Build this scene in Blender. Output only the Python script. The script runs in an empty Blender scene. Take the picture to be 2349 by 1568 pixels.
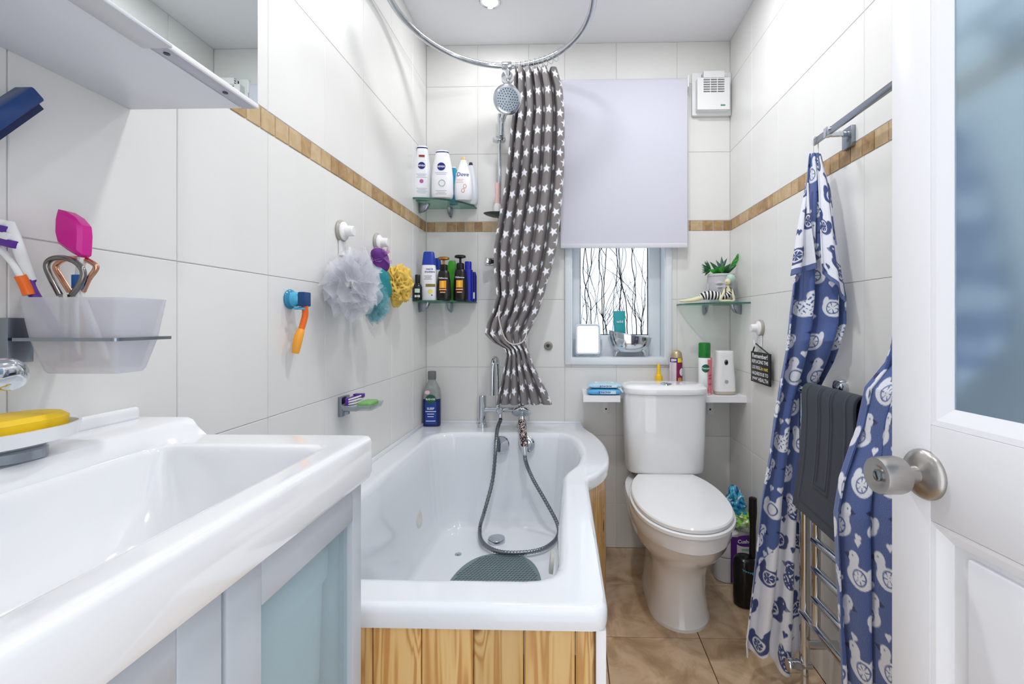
import bpy, bmesh, math, random
import numpy as np
from mathutils import Vector, Matrix, noise as mnoise
rnd = random.Random(7)
PI = math.pi
SC = bpy.context.scene
COL = SC.collection

# ------------------------------------------------------------------ camera
FPX, CX, CY, YAW, CAMH = 1064.0, 1276.0, 737.0, math.radians(1.5), 1.095
IW, IH = 2349.0, 1568.0
cd = bpy.data.cameras.new('camera'); cam = bpy.data.objects.new('camera', cd); COL.objects.link(cam)
cam.location = (0, 0, CAMH); cam.rotation_euler = (PI / 2, 0, YAW)
cd.sensor_width = 36.0; cd.lens = 36.0 * FPX / IW
cd.shift_x = -(CX - IW / 2) / IW; cd.shift_y = (CY - IH / 2) / IW
cd.clip_start = 0.01
SC.camera = cam

# ------------------------------------------------------------------ world, view
w = bpy.data.worlds.new('world'); SC.world = w; w.use_nodes = True
w.node_tree.nodes['Background'].inputs[0].default_value = (0.93, 0.96, 1.0, 1)
w.node_tree.nodes['Background'].inputs[1].default_value = 1.3
vs = SC.view_settings
vs.view_transform = 'Standard'; vs.look = 'None'; vs.gamma = 1.0; vs.exposure = 0.5; vs.use_curve_mapping = False

# room, metres: X right, Y into the picture, Z up
XL, XR, YB, YF, ZC = -0.696, 0.779, 2.255, -0.04, 2.445

# lamps of the recessed ceiling spotlights (their fittings are built further down)
SPOTS = [(-0.33, 1.945), (-0.02, 1.02), (0.40, 1.62), (0.30, 0.30)]
SPOT_W = [1.6, 6.0, 3.2, 2.0]
for (sx, sy), sw in zip(SPOTS, SPOT_W):
    ld = bpy.data.lights.new('spotlight_lamp', 'AREA'); ld.shape = 'DISK'; ld.size = 0.10
    ld.energy = sw; ld.color = (0.975, 0.985, 1.0)
    lo = bpy.data.objects.new('spotlight_lamp', ld); COL.objects.link(lo)
    lo.location = (sx, sy, ZC - 0.012)

# ------------------------------------------------------------------ helpers
def P(px, py, X=None, Y=None, Z=None):
    """point seen at pixel (px,py) on the plane X, Y or Z = const"""
    a = (px - CX) / FPX; b = (CY - py) / FPX
    d = Vector((-math.sin(YAW) + a * math.cos(YAW), math.cos(YAW) + a * math.sin(YAW), b))
    t = X / d.x if X is not None else (Y / d.y if Y is not None else (Z - CAMH) / d.z)
    return Vector((d.x * t, d.y * t, d.z * t + CAMH))

def lin(c):
    c = c / 255.0
    return c / 12.92 if c <= 0.04045 else ((c + 0.055) / 1.055) ** 2.4
def rgb(r, g, b): return (lin(r), lin(g), lin(b), 1.0)

MATS = {}
def mat(name, col=(200, 200, 200), rough=0.5, metal=0.0, coat=0.0, spec=0.5, vary=0.0, noise=0.0, nscale=20.0,
        bump=0.0, bscale=60.0, trans=0.0, ior=1.45, alpha=1.0, emit=0.0, sss=0.0, sheen=0.0, attr=None, stretch=(1, 1, 1)):
    if name in MATS: return MATS[name]
    m = bpy.data.materials.new(name); m.use_nodes = True; nt = m.node_tree; N = nt.nodes; L = nt.links
    b = N['Principled BSDF']; c = rgb(*col)
    b.inputs['Base Color'].default_value = c; b.inputs['Roughness'].default_value = rough
    b.inputs['Metallic'].default_value = metal; b.inputs['IOR'].default_value = ior
    b.inputs['Specular IOR Level'].default_value = spec
    b.inputs['Coat Weight'].default_value = coat; b.inputs['Coat Roughness'].default_value = 0.06
    b.inputs['Transmission Weight'].default_value = trans; b.inputs['Alpha'].default_value = alpha
    b.inputs['Sheen Weight'].default_value = sheen
    if sss: b.inputs['Subsurface Weight'].default_value = sss; b.inputs['Subsurface Radius'].default_value = (.01, .01, .01)
    if emit:
        b.inputs['Emission Color'].default_value = c; b.inputs['Emission Strength'].default_value = emit
    src = None
    if attr:
        a = N.new('ShaderNodeAttribute'); a.attribute_name = attr; src = a.outputs['Color']
    tc = N.new('ShaderNodeTexCoord'); mp = N.new('ShaderNodeMapping'); mp.inputs['Scale'].default_value = stretch
    L.new(tc.outputs['Object'], mp.inputs['Vector'])
    if vary or noise:
        hsv = N.new('ShaderNodeHueSaturation')
        if src: L.new(src, hsv.inputs['Color'])
        else: hsv.inputs['Color'].default_value = c
        val = None
        if noise:
            n = N.new('ShaderNodeTexNoise'); n.inputs['Scale'].default_value = nscale; n.inputs['Detail'].default_value = 4
            L.new(mp.outputs['Vector'], n.inputs['Vector'])
            r = N.new('ShaderNodeMapRange'); r.inputs['From Min'].default_value = .25; r.inputs['From Max'].default_value = .75
            r.inputs['To Min'].default_value = 1 - noise; r.inputs['To Max'].default_value = 1 + noise
            L.new(n.outputs['Fac'], r.inputs['Value']); val = r.outputs['Result']
        if vary:
            oi = N.new('ShaderNodeObjectInfo'); r2 = N.new('ShaderNodeMapRange')
            r2.inputs['To Min'].default_value = 1 - vary; r2.inputs['To Max'].default_value = 1 + vary
            L.new(oi.outputs['Random'], r2.inputs['Value'])
            if val:
                mm = N.new('ShaderNodeMath'); mm.operation = 'MULTIPLY'; L.new(val, mm.inputs[0]); L.new(r2.outputs['Result'], mm.inputs[1]); val = mm.outputs[0]
            else: val = r2.outputs['Result']
        L.new(val, hsv.inputs['Value']); src = hsv.outputs['Color']
    if src: L.new(src, b.inputs['Base Color'])
    if bump:
        n = N.new('ShaderNodeTexNoise'); n.inputs['Scale'].default_value = bscale; n.inputs['Detail'].default_value = 3
        L.new(mp.outputs['Vector'], n.inputs['Vector'])
        bp = N.new('ShaderNodeBump'); bp.inputs['Strength'].default_value = bump; bp.inputs['Distance'].default_value = 0.004
        L.new(n.outputs['Fac'], bp.inputs['Height']); L.new(bp.outputs['Normal'], b.inputs['Normal'])
    MATS[name] = m
    return m

def ramp(N, stops, interp='LINEAR'):
    r = N.new('ShaderNodeValToRGB'); r.color_ramp.interpolation = interp; e = r.color_ramp.elements
    while len(e) < len(stops): e.new(0.5)
    for i, (p, c) in enumerate(stops): e[i].position = p; e[i].color = rgb(*c)
    return r

class MB:
    """collects vertices and faces for ONE mesh"""
    def __init__(s): s.v = []; s.f = []; s.smooth = True
    def add(s, vs, fs):
        o = len(s.v); s.v += [Vector(p) for p in vs]; s.f += [tuple(i + o for i in f) for f in fs]; return s
    def merge(s, other, M=None):
        return s.add([(M @ p if M else p) for p in other.v], other.f)
    def xf(s, M): s.v = [M @ p for p in s.v]; return s
    def box(s, a, b, r=0.0, seg=2):
        (x0, y0, z0), (x1, y1, z1) = a, b
        x0, x1 = min(x0, x1), max(x0, x1); y0, y1 = min(y0, y1), max(y0, y1); z0, z1 = min(z0, z1), max(z0, z1)
        bm = bmesh.new(); bmesh.ops.create_cube(bm, size=1)
        for v in bm.verts: v.co = Vector(((x0 + x1) / 2 + v.co.x * (x1 - x0), (y0 + y1) / 2 + v.co.y * (y1 - y0), (z0 + z1) / 2 + v.co.z * (z1 - z0)))
        if r > 0:
            bmesh.ops.bevel(bm, geom=bm.edges[:], offset=min(r, .49 * min(x1 - x0, y1 - y0, z1 - z0)), segments=seg, profile=.5, affect='EDGES')
        return s.bm(bm)
    def bm(s, bm):
        bm.verts.index_update()
        s.add([v.co.copy() for v in bm.verts], [tuple(v.index for v in f.verts) for f in bm.faces]); bm.free(); return s
    def loft(s, rings, cap0=True, cap1=True, closed=True):
        o = len(s.v); n = len(rings[0])
        for r in rings: s.v += [Vector(p) for p in r]
        for i in range(len(rings) - 1):
            for j in range(n if closed else n - 1):
                k = (j + 1) % n
                s.f.append((o + i * n + j, o + i * n + k, o + (i + 1) * n + k, o + (i + 1) * n + j))
        if cap0: s.f.append(tuple(o + j for j in reversed(range(n))))
        if cap1: s.f.append(tuple(o + (len(rings) - 1) * n + j for j in range(n)))
        return s
    def lathe(s, prof, M=None, n=24, cap0=True, cap1=True):
        M = M or Matrix()
        rings = [[M @ Vector((r * math.cos(2 * PI * j / n), r * math.sin(2 * PI * j / n), z)) for j in range(n)] for r, z in prof]
        return s.loft(rings, cap0, cap1)
    def tube(s, path, r, n=10, closed=False, caps=True):
        path = [Vector(p) for p in path]; m = len(path)
        rr = r if isinstance(r, (list, tuple)) else [r] * m
        T = []
        for i in range(m):
            if closed: t = path[(i + 1) % m] - path[i - 1]
            else: t = path[min(i + 1, m - 1)] - path[max(i - 1, 0)]
            T.append(t.normalized())
        u = T[0].orthogonal().normalized(); rings = []
        for i in range(m):
            u = (u - T[i] * u.dot(T[i])).normalized(); v = T[i].cross(u)
            rings.append([path[i] + (u * math.cos(2 * PI * j / n) + v * math.sin(2 * PI * j / n)) * rr[i] for j in range(n)])
        if closed: return s.loft(rings + [rings[0]], False, False)
        return s.loft(rings, caps, caps)
    def prism(s, pts, z0, z1, M=None):
        M = M or Matrix(); n = len(pts)
        return s.loft([[M @ Vector((p[0], p[1], z0)) for p in pts], [M @ Vector((p[0], p[1], z1)) for p in pts]])
    def sphere(s, c, r, n=16, m=10, M=None):
        sx, sy, sz = r if isinstance(r, (tuple, list)) else (r, r, r)
        rings = []
        for i in range(1, m):
            a = -PI / 2 + PI * i / m
            ring = [Vector((sx * math.cos(a) * math.cos(2 * PI * j / n), sy * math.cos(a) * math.sin(2 * PI * j / n), sz * math.sin(a))) for j in range(n)]
            rings.append([(M @ p if M else p) + Vector(c) for p in ring])
        return s.loft(rings)
    def rod(s, a, b, r, n=12, r2=None): return s.tube([a, b], [r, r2 if r2 is not None else r], n)

def cr(pts, k=6, closed=False):
    """Catmull-Rom through pts"""
    pts = [Vector(p) for p in pts]; out = []; n = len(pts)
    for i in range(n if closed else n - 1):
        g = (lambda j: pts[j % n]) if closed else (lambda j: pts[max(0, min(n - 1, j))])
        p0, p1, p2, p3 = g(i - 1), g(i), g(i + 1), g(i + 2)
        for q in range(k):
            t = q / k
            out.append(.5 * ((2 * p1) + (p2 - p0) * t + (2 * p0 - 5 * p1 + 4 * p2 - p3) * t * t + (3 * p1 - p0 - 3 * p2 + p3) * t ** 3))
    if not closed: out.append(pts[-1])
    return out

def rpoly(pts, rad, k=5):
    """polygon with rounded corners; rad is a number or a list"""
    out = []; n = len(pts)
    for i in range(n):
        p = Vector(pts[i]); a = Vector(pts[i - 1]); b = Vector(pts[(i + 1) % n])
        r = rad[i] if isinstance(rad, (list, tuple)) else rad
        if r <= 0: out.append(tuple(p)); continue
        r = min(r, .49 * (a - p).length, .49 * (b - p).length)
        q0 = p + (a - p).normalized() * r; q1 = p + (b - p).normalized() * r
        for j in range(k + 1):
            t = j / k; out.append(tuple(q0 * (1 - t) ** 2 + p * 2 * t * (1 - t) + q1 * t * t))
    return out

def sellipse(a, b, e=2.0, n=32, cx=0, cy=0):
    out = []
    for j in range(n):
        t = 2 * PI * j / n; c, s_ = math.cos(t), math.sin(t)
        out.append((cx + a * math.copysign(abs(c) ** (2 / e), c), cy + b * math.copysign(abs(s_) ** (2 / e), s_)))
    return out

WM = {}
def link(o): COL.objects.link(o); return o
def tag(o, label, cat, group=None, kind=None):
    o['label'] = label; o['category'] = cat
    if group: o['group'] = group
    if kind: o['kind'] = kind
    return o
def mesh_of(name, mb, m, sharp=35):
    me = bpy.data.meshes.new(name); me.from_pydata([tuple(v) for v in mb.v], [], mb.f)
    me.materials.append(m)
    if mb.smooth:
        me.polygons.foreach_set('use_smooth', [True] * len(me.polygons))
        me.set_sharp_from_angle(angle=math.radians(sharp))
    bm = bmesh.new(); bm.from_mesh(me); bmesh.ops.recalc_face_normals(bm, faces=bm.faces[:]); bm.to_mesh(me); bm.free()
    me.update(); return me
def part(name, mb, m, parent, world=True, sharp=35, label=None):
    """mesh object under parent; mb is in world coordinates unless world=False (then in the thing's own)"""
    M = WM[parent.name]
    if world: mb.xf(M.inverted())
    o = link(bpy.data.objects.new(name, mesh_of(name, mb, m, sharp))); o.parent = parent; WM[o.name] = M
    if label: o['label'] = label
    return o
def thing(name, label, cat, loc, rotz=0.0, group=None):
    o = link(bpy.data.objects.new(name, None)); o.location = loc; o.rotation_euler = (0, 0, rotz); o.empty_display_size = .05
    WM[o.name] = Matrix.Translation(Vector(loc)) @ Matrix.Rotation(rotz, 4, 'Z')
    return tag(o, label, cat, group)
def solo(name, mb, m, label, cat, group=None, sharp=35, kind=None):
    """a thing that is one mesh; its origin goes to the middle of its base"""
    lo = Vector([min(v[i] for v in mb.v) for i in range(3)]); hi = Vector([max(v[i] for v in mb.v) for i in range(3)])
    loc = Vector(((lo.x + hi.x) / 2, (lo.y + hi.y) / 2, lo.z))
    mb.xf(Matrix.Translation(-loc))
    o = link(bpy.data.objects.new(name, mesh_of(name, mb, m, sharp))); o.location = loc; WM[o.name] = Matrix.Translation(loc)
    return tag(o, label, cat, group, kind)
def struct(name, mb, m, label, cat=None):
    o = link(bpy.data.objects.new(name, mesh_of(name, mb, m))); WM[o.name] = Matrix()
    o['kind'] = 'structure'; o['label'] = label; o['category'] = cat or name.split('_')[0]
    return o

def frame(origin, x, y):
    """matrix with local x,y axes along x,y and z = x cross y"""
    x = Vector(x).normalized(); y = Vector(y); y = (y - x * x.dot(y)).normalized(); z = x.cross(y); o = Vector(origin)
    return Matrix(((x.x, y.x, z.x, o.x), (x.y, y.y, z.y, o.y), (x.z, y.z, z.z, o.z), (0, 0, 0, 1)))
def axis_m(origin, zdir):
    """matrix whose local z points along zdir"""
    z = Vector(zdir).normalized(); x = z.orthogonal().normalized()
    if abs(z.z) < .99: x = Vector((0, 0, 1)).cross(z).normalized()
    y = z.cross(x); o = Vector(origin)
    return Matrix(((x.x, y.x, z.x, o.x), (x.y, y.y, z.y, o.y), (x.z, y.z, z.z, o.z), (0, 0, 0, 1)))

_txt = {}
def text_mb(s, M, width=None, height=None, R=None, thick=0.0004, bold=0.0, shear=0.0, split=3):
    """printed lettering as thin mesh in the xy plane of M, centred, optionally bent round a vertical cylinder of radius R"""
    key = (s, bold, shear)
    if key not in _txt:
        cu = bpy.data.curves.new('t', 'FONT'); cu.body = s; cu.size = 1; cu.offset = bold; cu.shear = shear; cu.resolution_u = 2; cu.fill_mode = 'FRONT'
        ob = bpy.data.objects.new('t', cu); me = bpy.data.meshes.new_from_object(ob)
        bm = bmesh.new(); bm.from_mesh(me)
        _txt[key] = ([v.co.copy() for v in bm.verts], [tuple(v.index for v in f.verts) for f in bm.faces])
        bm.free(); bpy.data.meshes.remove(me); bpy.data.objects.remove(ob); bpy.data.curves.remove(cu)
    V, F = _txt[key]; mb = MB(); mb.smooth = False
    if not V: return mb
    x0, x1 = min(v.x for v in V), max(v.x for v in V); y0, y1 = min(v.y for v in V), max(v.y for v in V)
    sx = sy = None
    if width: sx = width / (x1 - x0)
    if height: sy = height / (y1 - y0)
    sx = sx or sy; sy = sy or sx
    out = []
    for v in V:
        x = (v.x - (x0 + x1) / 2) * sx; y = (v.y - (y0 + y1) / 2) * sy; z = thick
        if R: a = x / R; z = R * (math.cos(a) - 1) + thick * math.cos(a) ; x = (R + thick) * math.sin(a)
        out.append(M @ Vector((x, y, z)))
    return mb.add(out, F)
def patch_mb(pts, M, R=None, thick=0.0003, n=10):
    """flat printed patch: rectangle (w,h) or polygon pts, bent round a cylinder of radius R if given"""
    mb = MB()
    if len(pts) == 2 and not hasattr(pts[0], '__len__'):
        wd, h = pts
        cols = [[-wd / 2 + wd * i / n, s] for s in (-h / 2, h / 2) for i in range(n + 1)]
        fs = [(i, i + 1, n + 2 + i, n + 1 + i) for i in range(n)]
    else: cols = [list(p) for p in pts]; fs = [tuple(range(len(cols)))]
    out = []
    for x, y in cols:
        z = thick
        if R: a = x / R; z = R * (math.cos(a) - 1) + thick * math.cos(a); x = (R + thick) * math.sin(a)
        out.append(M @ Vector((x, y, z)))
    return mb.add(out, fs)
def disc_pts(a, b=None, n=24, cx=0, cy=0): b = b or a; return [(cx + a * math.cos(2 * PI * i / n), cy + b * math.sin(2 * PI * i / n)) for i in range(n)]

# ------------------------------------------------------------------ materials
WHITE = mat('white_gloss_ceramic', (240, 241, 243), .08, coat=.6)
ACRYL = mat('white_acrylic', (236, 239, 244), .12, coat=.5)
PLAST = mat('white_plastic', (238, 238, 238), .35)
PAINT = mat('white_satin_paint', (240, 240, 243), .32, noise=.01, nscale=4)
CHROME = mat('chrome', (205, 210, 215), .07, metal=1)
CHROMED = mat('dull_chrome', (150, 158, 166), .22, metal=1)
STEEL = mat('brushed_steel', (176, 172, 168), .3, metal=1, bump=.05, bscale=200, stretch=(1, 1, .05))
BLACK = mat('black_plastic', (14, 14, 15), .3)
GROUT = mat('grout', (222, 221, 218), .85, noise=.03, nscale=30)
CEIL = mat('ceiling_paint', (240, 240, 243), .8)
TILE = mat('cream_wall_tile', (231, 230, 227), .32, coat=.0, vary=.012, noise=.012, nscale=9, bump=.05, bscale=14, stretch=(1, 1, .15))

def m_glass(name, col, rough=.02, mix=.6, opac=(180, 200, 205), orough=.25):
    """glass sheet: part clear transparent, part glossy coloured surface"""
    m = bpy.data.materials.new(name); m.use_nodes = True; N = m.node_tree.nodes; L = m.node_tree.links
    b = N['Principled BSDF']; b.inputs['Base Color'].default_value = rgb(*opac); b.inputs['Roughness'].default_value = orough
    t = N.new('ShaderNodeBsdfTransparent'); t.inputs['Color'].default_value = rgb(*col)
    mx = N.new('ShaderNodeMixShader'); mx.inputs[0].default_value = mix
    L.new(t.outputs[0], mx.inputs[1]); L.new(b.outputs[0], mx.inputs[2]); L.new(mx.outputs[0], N['Material Output'].inputs[0])
    MATS[name] = m; return m
SHELFGLASS = m_glass('green_edge_shelf_glass', (224, 240, 233), mix=.16, opac=(190, 214, 205), orough=.05)
EDGEGLASS = mat('glass_edge', (60, 110, 98), .1)

def m_stone():
    m = bpy.data.materials.new('travertine_mosaic'); m.use_nodes = True; N = m.node_tree.nodes; L = m.node_tree.links; b = N['Principled BSDF']
    oi = N.new('ShaderNodeObjectInfo'); tc = N.new('ShaderNodeTexCoord'); n = N.new('ShaderNodeTexNoise')
    ad = N.new('ShaderNodeVectorMath'); ad.operation = 'ADD'
    L.new(tc.outputs['Object'], ad.inputs[0]); L.new(oi.outputs['Location'], ad.inputs[1]); L.new(ad.outputs[0], n.inputs['Vector'])
    n.inputs['Scale'].default_value = 38; n.inputs['Detail'].default_value = 6; n.inputs['Distortion'].default_value = .6
    r = ramp(N, [(0, (128, 96, 62)), (.35, (172, 138, 96)), (.6, (190, 160, 118)), (1, (206, 184, 150))])
    mr = N.new('ShaderNodeMath'); mr.operation = 'MULTIPLY_ADD'; mr.inputs[1].default_value = .62; L.new(oi.outputs['Random'], mr.inputs[0])
    m2 = N.new('ShaderNodeMath'); m2.operation = 'MULTIPLY_ADD'; m2.inputs[1].default_value = .95; m2.inputs[2].default_value = -.25
    L.new(n.outputs['Fac'], m2.inputs[0]); L.new(m2.outputs[0], mr.inputs[2]); L.new(mr.outputs[0], r.inputs[0]); L.new(r.outputs[0], b.inputs['Base Color'])
    b.inputs['Roughness'].default_value = .5
    bp = N.new('ShaderNodeBump'); bp.inputs['Strength'].default_value = .35; bp.inputs['Distance'].default_value = .004
    L.new(n.outputs['Fac'], bp.inputs['Height']); L.new(bp.outputs[0], b.inputs['Normal']); return m
STONE = m_stone()

def m_floor():
    m = bpy.data.materials.new('beige_marbled_floor_tile'); m.use_nodes = True; N = m.node_tree.nodes; L = m.node_tree.links; b = N['Principled BSDF']
    oi = N.new('ShaderNodeObjectInfo'); tc = N.new('ShaderNodeTexCoord'); ad = N.new('ShaderNodeVectorMath'); ad.operation = 'ADD'
    sc = N.new('ShaderNodeVectorMath'); sc.operation = 'SCALE'; sc.inputs['Scale'].default_value = 3.7
    L.new(oi.outputs['Location'], sc.inputs[0]); L.new(tc.outputs['Object'], ad.inputs[0]); L.new(sc.outputs[0], ad.inputs[1])
    n = N.new('ShaderNodeTexNoise'); n.inputs['Scale'].default_value = 9; n.inputs['Detail'].default_value = 9; n.inputs['Roughness'].default_value = .62; n.inputs['Distortion'].default_value = .9
    L.new(ad.outputs[0], n.inputs['Vector'])
    r = ramp(N, [(.26, (168, 138, 108)), (.42, (194, 164, 130)), (.56, (214, 186, 154)), (.74, (228, 204, 174))]); L.new(n.outputs['Fac'], r.inputs[0]); L.new(r.outputs[0], b.inputs['Base Color'])
    b.inputs['Roughness'].default_value = .22; b.inputs['Coat Weight'].default_value = .2; return m
FLOORT = m_floor()

def m_wood():
    m = bpy.data.materials.new('varnished_pine'); m.use_nodes = True; N = m.node_tree.nodes; L = m.node_tree.links; b = N['Principled BSDF']
    oi = N.new('ShaderNodeObjectInfo'); tc = N.new('ShaderNodeTexCoord')
    cx = N.new('ShaderNodeCombineXYZ')
    for k, a in ((0, 3.1), (1, 7.7), (2, 5.3)):
        mu = N.new('ShaderNodeMath'); mu.operation = 'MULTIPLY'; mu.inputs[1].default_value = a; L.new(oi.outputs['Random'], mu.inputs[0]); L.new(mu.outputs[0], cx.inputs[k])
    ad = N.new('ShaderNodeVectorMath'); ad.operation = 'ADD'; L.new(tc.outputs['Object'], ad.inputs[0]); L.new(cx.outputs[0], ad.inputs[1])
    # knots: voronoi cells bend the grain
    vm = N.new('ShaderNodeMapping'); vm.inputs['Scale'].default_value = (9, 9, 4.2); L.new(ad.outputs[0], vm.inputs['Vector'])
    vo = N.new('ShaderNodeTexVoronoi'); vo.inputs['Scale'].default_value = 1.0; L.new(vm.outputs[0], vo.inputs['Vector'])
    kn = N.new('ShaderNodeMapRange'); kn.inputs['From Min'].default_value = .0; kn.inputs['From Max'].default_value = .34; kn.inputs['To Min'].default_value = 1; kn.inputs['To Max'].default_value = 0
    kn.interpolation_type = 'SMOOTHSTEP'; L.new(vo.outputs['Distance'], kn.inputs['Value'])
    mp = N.new('ShaderNodeMapping'); mp.inputs['Scale'].default_value = (34, 34, 1.6); L.new(ad.outputs[0], mp.inputs['Vector'])
    ns = N.new('ShaderNodeTexNoise'); ns.inputs['Scale'].default_value = 1.0; ns.inputs['Detail'].default_value = 2; ns.inputs['Distortion'].default_value = .6; L.new(mp.outputs[0], ns.inputs['Vector'])
    a1 = N.new('ShaderNodeMath'); a1.operation = 'MULTIPLY_ADD'; a1.inputs[1].default_value = .55; L.new(kn.outputs[0], a1.inputs[0]); L.new(ns.outputs['Fac'], a1.inputs[2])
    mu = N.new('ShaderNodeMath'); mu.operation = 'MULTIPLY'; mu.inputs[1].default_value = 30; L.new(a1.outputs[0], mu.inputs[0])
    sn = N.new('ShaderNodeMath'); sn.operation = 'SINE'; L.new(mu.outputs[0], sn.inputs[0])
    mr = N.new('ShaderNodeMapRange'); mr.inputs['From Min'].default_value = -1; L.new(sn.outputs[0], mr.inputs['Value'])
    r = ramp(N, [(0, (230, 192, 132)), (.6, (222, 180, 116)), (1, (198, 146, 84))]); L.new(mr.outputs[0], r.inputs[0])
    kd = N.new('ShaderNodeMapRange'); kd.inputs['From Min'].default_value = .05; kd.inputs['From Max'].default_value = .12; kd.inputs['To Min'].default_value = .9; kd.inputs['To Max'].default_value = 0
    L.new(vo.outputs['Distance'], kd.inputs['Value'])
    mx = N.new('ShaderNodeMix'); mx.data_type = 'RGBA'; L.new(kd.outputs[0], mx.inputs['Factor']); L.new(r.outputs[0], mx.inputs['A']); mx.inputs['B'].default_value = rgb(92, 52, 26)
    hs = N.new('ShaderNodeHueSaturation'); hv = N.new('ShaderNodeMapRange'); hv.inputs['To Min'].default_value = .88; hv.inputs['To Max'].default_value = 1.12
    L.new(oi.outputs['Random'], hv.inputs['Value']); L.new(hv.outputs[0], hs.inputs['Value']); L.new(mx.outputs['Result'], hs.inputs['Color']); L.new(hs.outputs[0], b.inputs['Base Color'])
    b.inputs['Roughness'].default_value = .35; b.inputs['Coat Weight'].default_value = .2; return m
PINE = m_wood()

# ------------------------------------------------------------------ room shell
W1 = (0.013, 0.470, 0.918, 2.08)      # window opening: x0, x1, z0, z1
GR = 0.0025                             # grout lies this far behind the tile faces
mb = MB(); mb.smooth = False; mb.box((XL - .1, YF - .1, -.05), (XL - GR, YB + .35, ZC)); wall_left = struct('wall_left', mb, GROUT, 'cream tiled wall on the left behind basin and bath')
mb = MB(); mb.smooth = False; mb.box((XR + GR, YF - .1, -.05), (XR + .1, YB + .35, ZC)); wall_right = struct('wall_right', mb, GROUT, 'cream tiled wall on the right behind the towels')
mb = MB(); mb.smooth = False
for a, b in (((XL - .1, -.05), (W1[0], ZC)), ((W1[1], -.05), (XR + .1, ZC)), ((W1[0], -.05), (W1[1], W1[2])), ((W1[0], W1[3]), (W1[1], ZC))):
    mb.box((a[0], YB + GR, a[1]), (b[0], YB + .25, b[1]))
wall_back = struct('wall_back', mb, GROUT, 'cream tiled end wall with the window')
mb = MB(); mb.smooth = False
DX0, DX1, DZ = -0.25, 0.57, 2.02
for a, b in (((XL - .1, 0), (DX0, ZC)), ((DX1, 0), (XR + .1, ZC)), ((DX0, DZ), (DX1, ZC))):
    mb.box((a[0], YF - .1, a[1]), (b[0], YF, b[1]))
wall_front = struct('wall_front', mb, PAINT, 'white wall with the doorway the camera looks through')
mb = MB(); mb.smooth = False; mb.box((XL - .1, YF - .1, -.08), (XR + .1, YB + .1, -.003)); floor = struct('floor', mb, mat('floor_grout', (96, 74, 52), .9), 'beige marbled tile floor')
mb = MB(); mb.smooth = False; mb.box((XL - .1, YF - .1, ZC), (XR + .1, YB + .1, ZC + .08)); ceiling = struct('ceiling', mb, CEIL, 'plain white painted ceiling')

_tm = {}
def tile_mesh(kind, du, dv, m, th=.006, ch=.0010):
    key = (kind, round(du, 4), round(dv, 4), m.name)
    if key in _tm: return _tm[key]
    u, v = du / 2, dv / 2
    rect = lambda i, n: [(-u + i, -v + i, n), (u - i, -v + i, n), (u - i, v - i, n), (-u + i, v - i, n)]
    L3 = rect(0, -th) + rect(0, -ch) + rect(ch, 0)
    mp = {'left': lambda a, b, n: (n, a, b), 'right': lambda a, b, n: (-n, a, b), 'back': lambda a, b, n: (a, -n, b), 'floor': lambda a, b, n: (a, b, n)}[kind]
    mb = MB(); mb.smooth = False
    mb.add([mp(*p) for p in L3], [(0, 1, 5, 4), (1, 2, 6, 5), (2, 3, 7, 6), (3, 0, 4, 7), (4, 5, 9, 8), (5, 6, 10, 9), (6, 7, 11, 10), (7, 4, 8, 11), (8, 9, 10, 11)])
    _tm[key] = mesh_of('tile', mb, m); return _tm[key]
def tile(kind, parent, u0, u1, v0, v1, m, name='tile', gap=.0008, proud=0.0):
    du, dv = u1 - u0 - 2 * gap, v1 - v0 - 2 * gap
    if du < .004 or dv < .004: return
    me = tile_mesh(kind, du, dv, m); o = link(bpy.data.objects.new(name, me)); uc, vc = (u0 + u1) / 2, (v0 + v1) / 2
    o.location = {'left': (XL + proud, uc, vc), 'right': (XR - proud, uc, vc), 'back': (uc, YB - proud, vc), 'floor': (uc, vc, 0)}[kind]
    o.parent = parent; return o
def cut(r, h):
    u0, u1, v0, v1 = r
    if not h or u1 <= h[0] or u0 >= h[1] or v1 <= h[2] or v0 >= h[3]: return [r]
    out = []
    if u0 < h[0]: out.append((u0, h[0], v0, v1)); u0 = h[0]
    if u1 > h[1]: out.append((h[1], u1, v0, v1)); u1 = h[1]
    if v0 < h[2]: out.append((u0, u1, v0, h[2]))
    if v1 > h[3]: out.append((u0, u1, h[3], v1))
    return out
VR = [0, .212, .542, .872, 1.202, 1.532, 1.582, 1.912, 2.242, ZC]
def tile_wall(kind, parent, us, hole=None):
    for k in range(len(VR) - 1):
        if k == 5: continue
        for i in range(len(us) - 1):
            for r in cut((us[i], us[i + 1], VR[k], VR[k + 1]), hole): tile(kind, parent, *r, TILE)
    rr = random.Random(len(us)); u = us[0]
    while u < us[-1] - .012:
        wd = min(rr.uniform(.043, .055), us[-1] - u)
        for r in cut((u, u + wd, VR[5], VR[6]), hole): tile(kind, parent, *r, STONE, 'mosaic_tile', gap=.0016, proud=rr.uniform(.0, .0015))
        u += wd
tile_wall('left', wall_left, [YF] + [.058 + .25 * k for k in range(9)] + [YB])
tile_wall('right', wall_right, [YF] + [.243 + .25 * k for k in range(8)] + [YB])
tile_wall('back', wall_back, [XL, -.443, -.193, -.018, .232, .525, XR], W1)
xs = [XL] + [.455 + .33 * k for k in range(-3, 1)] + [XR]; ys = [YF, .318] + [.318 + .325 * k for k in range(1, 6)] + [YB]
for i in range(len(xs) - 1):
    for j in range(len(ys) - 1): tile('floor', floor, xs[i], xs[i + 1], ys[j], ys[j + 1], FLOORT, gap=.0015)

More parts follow.
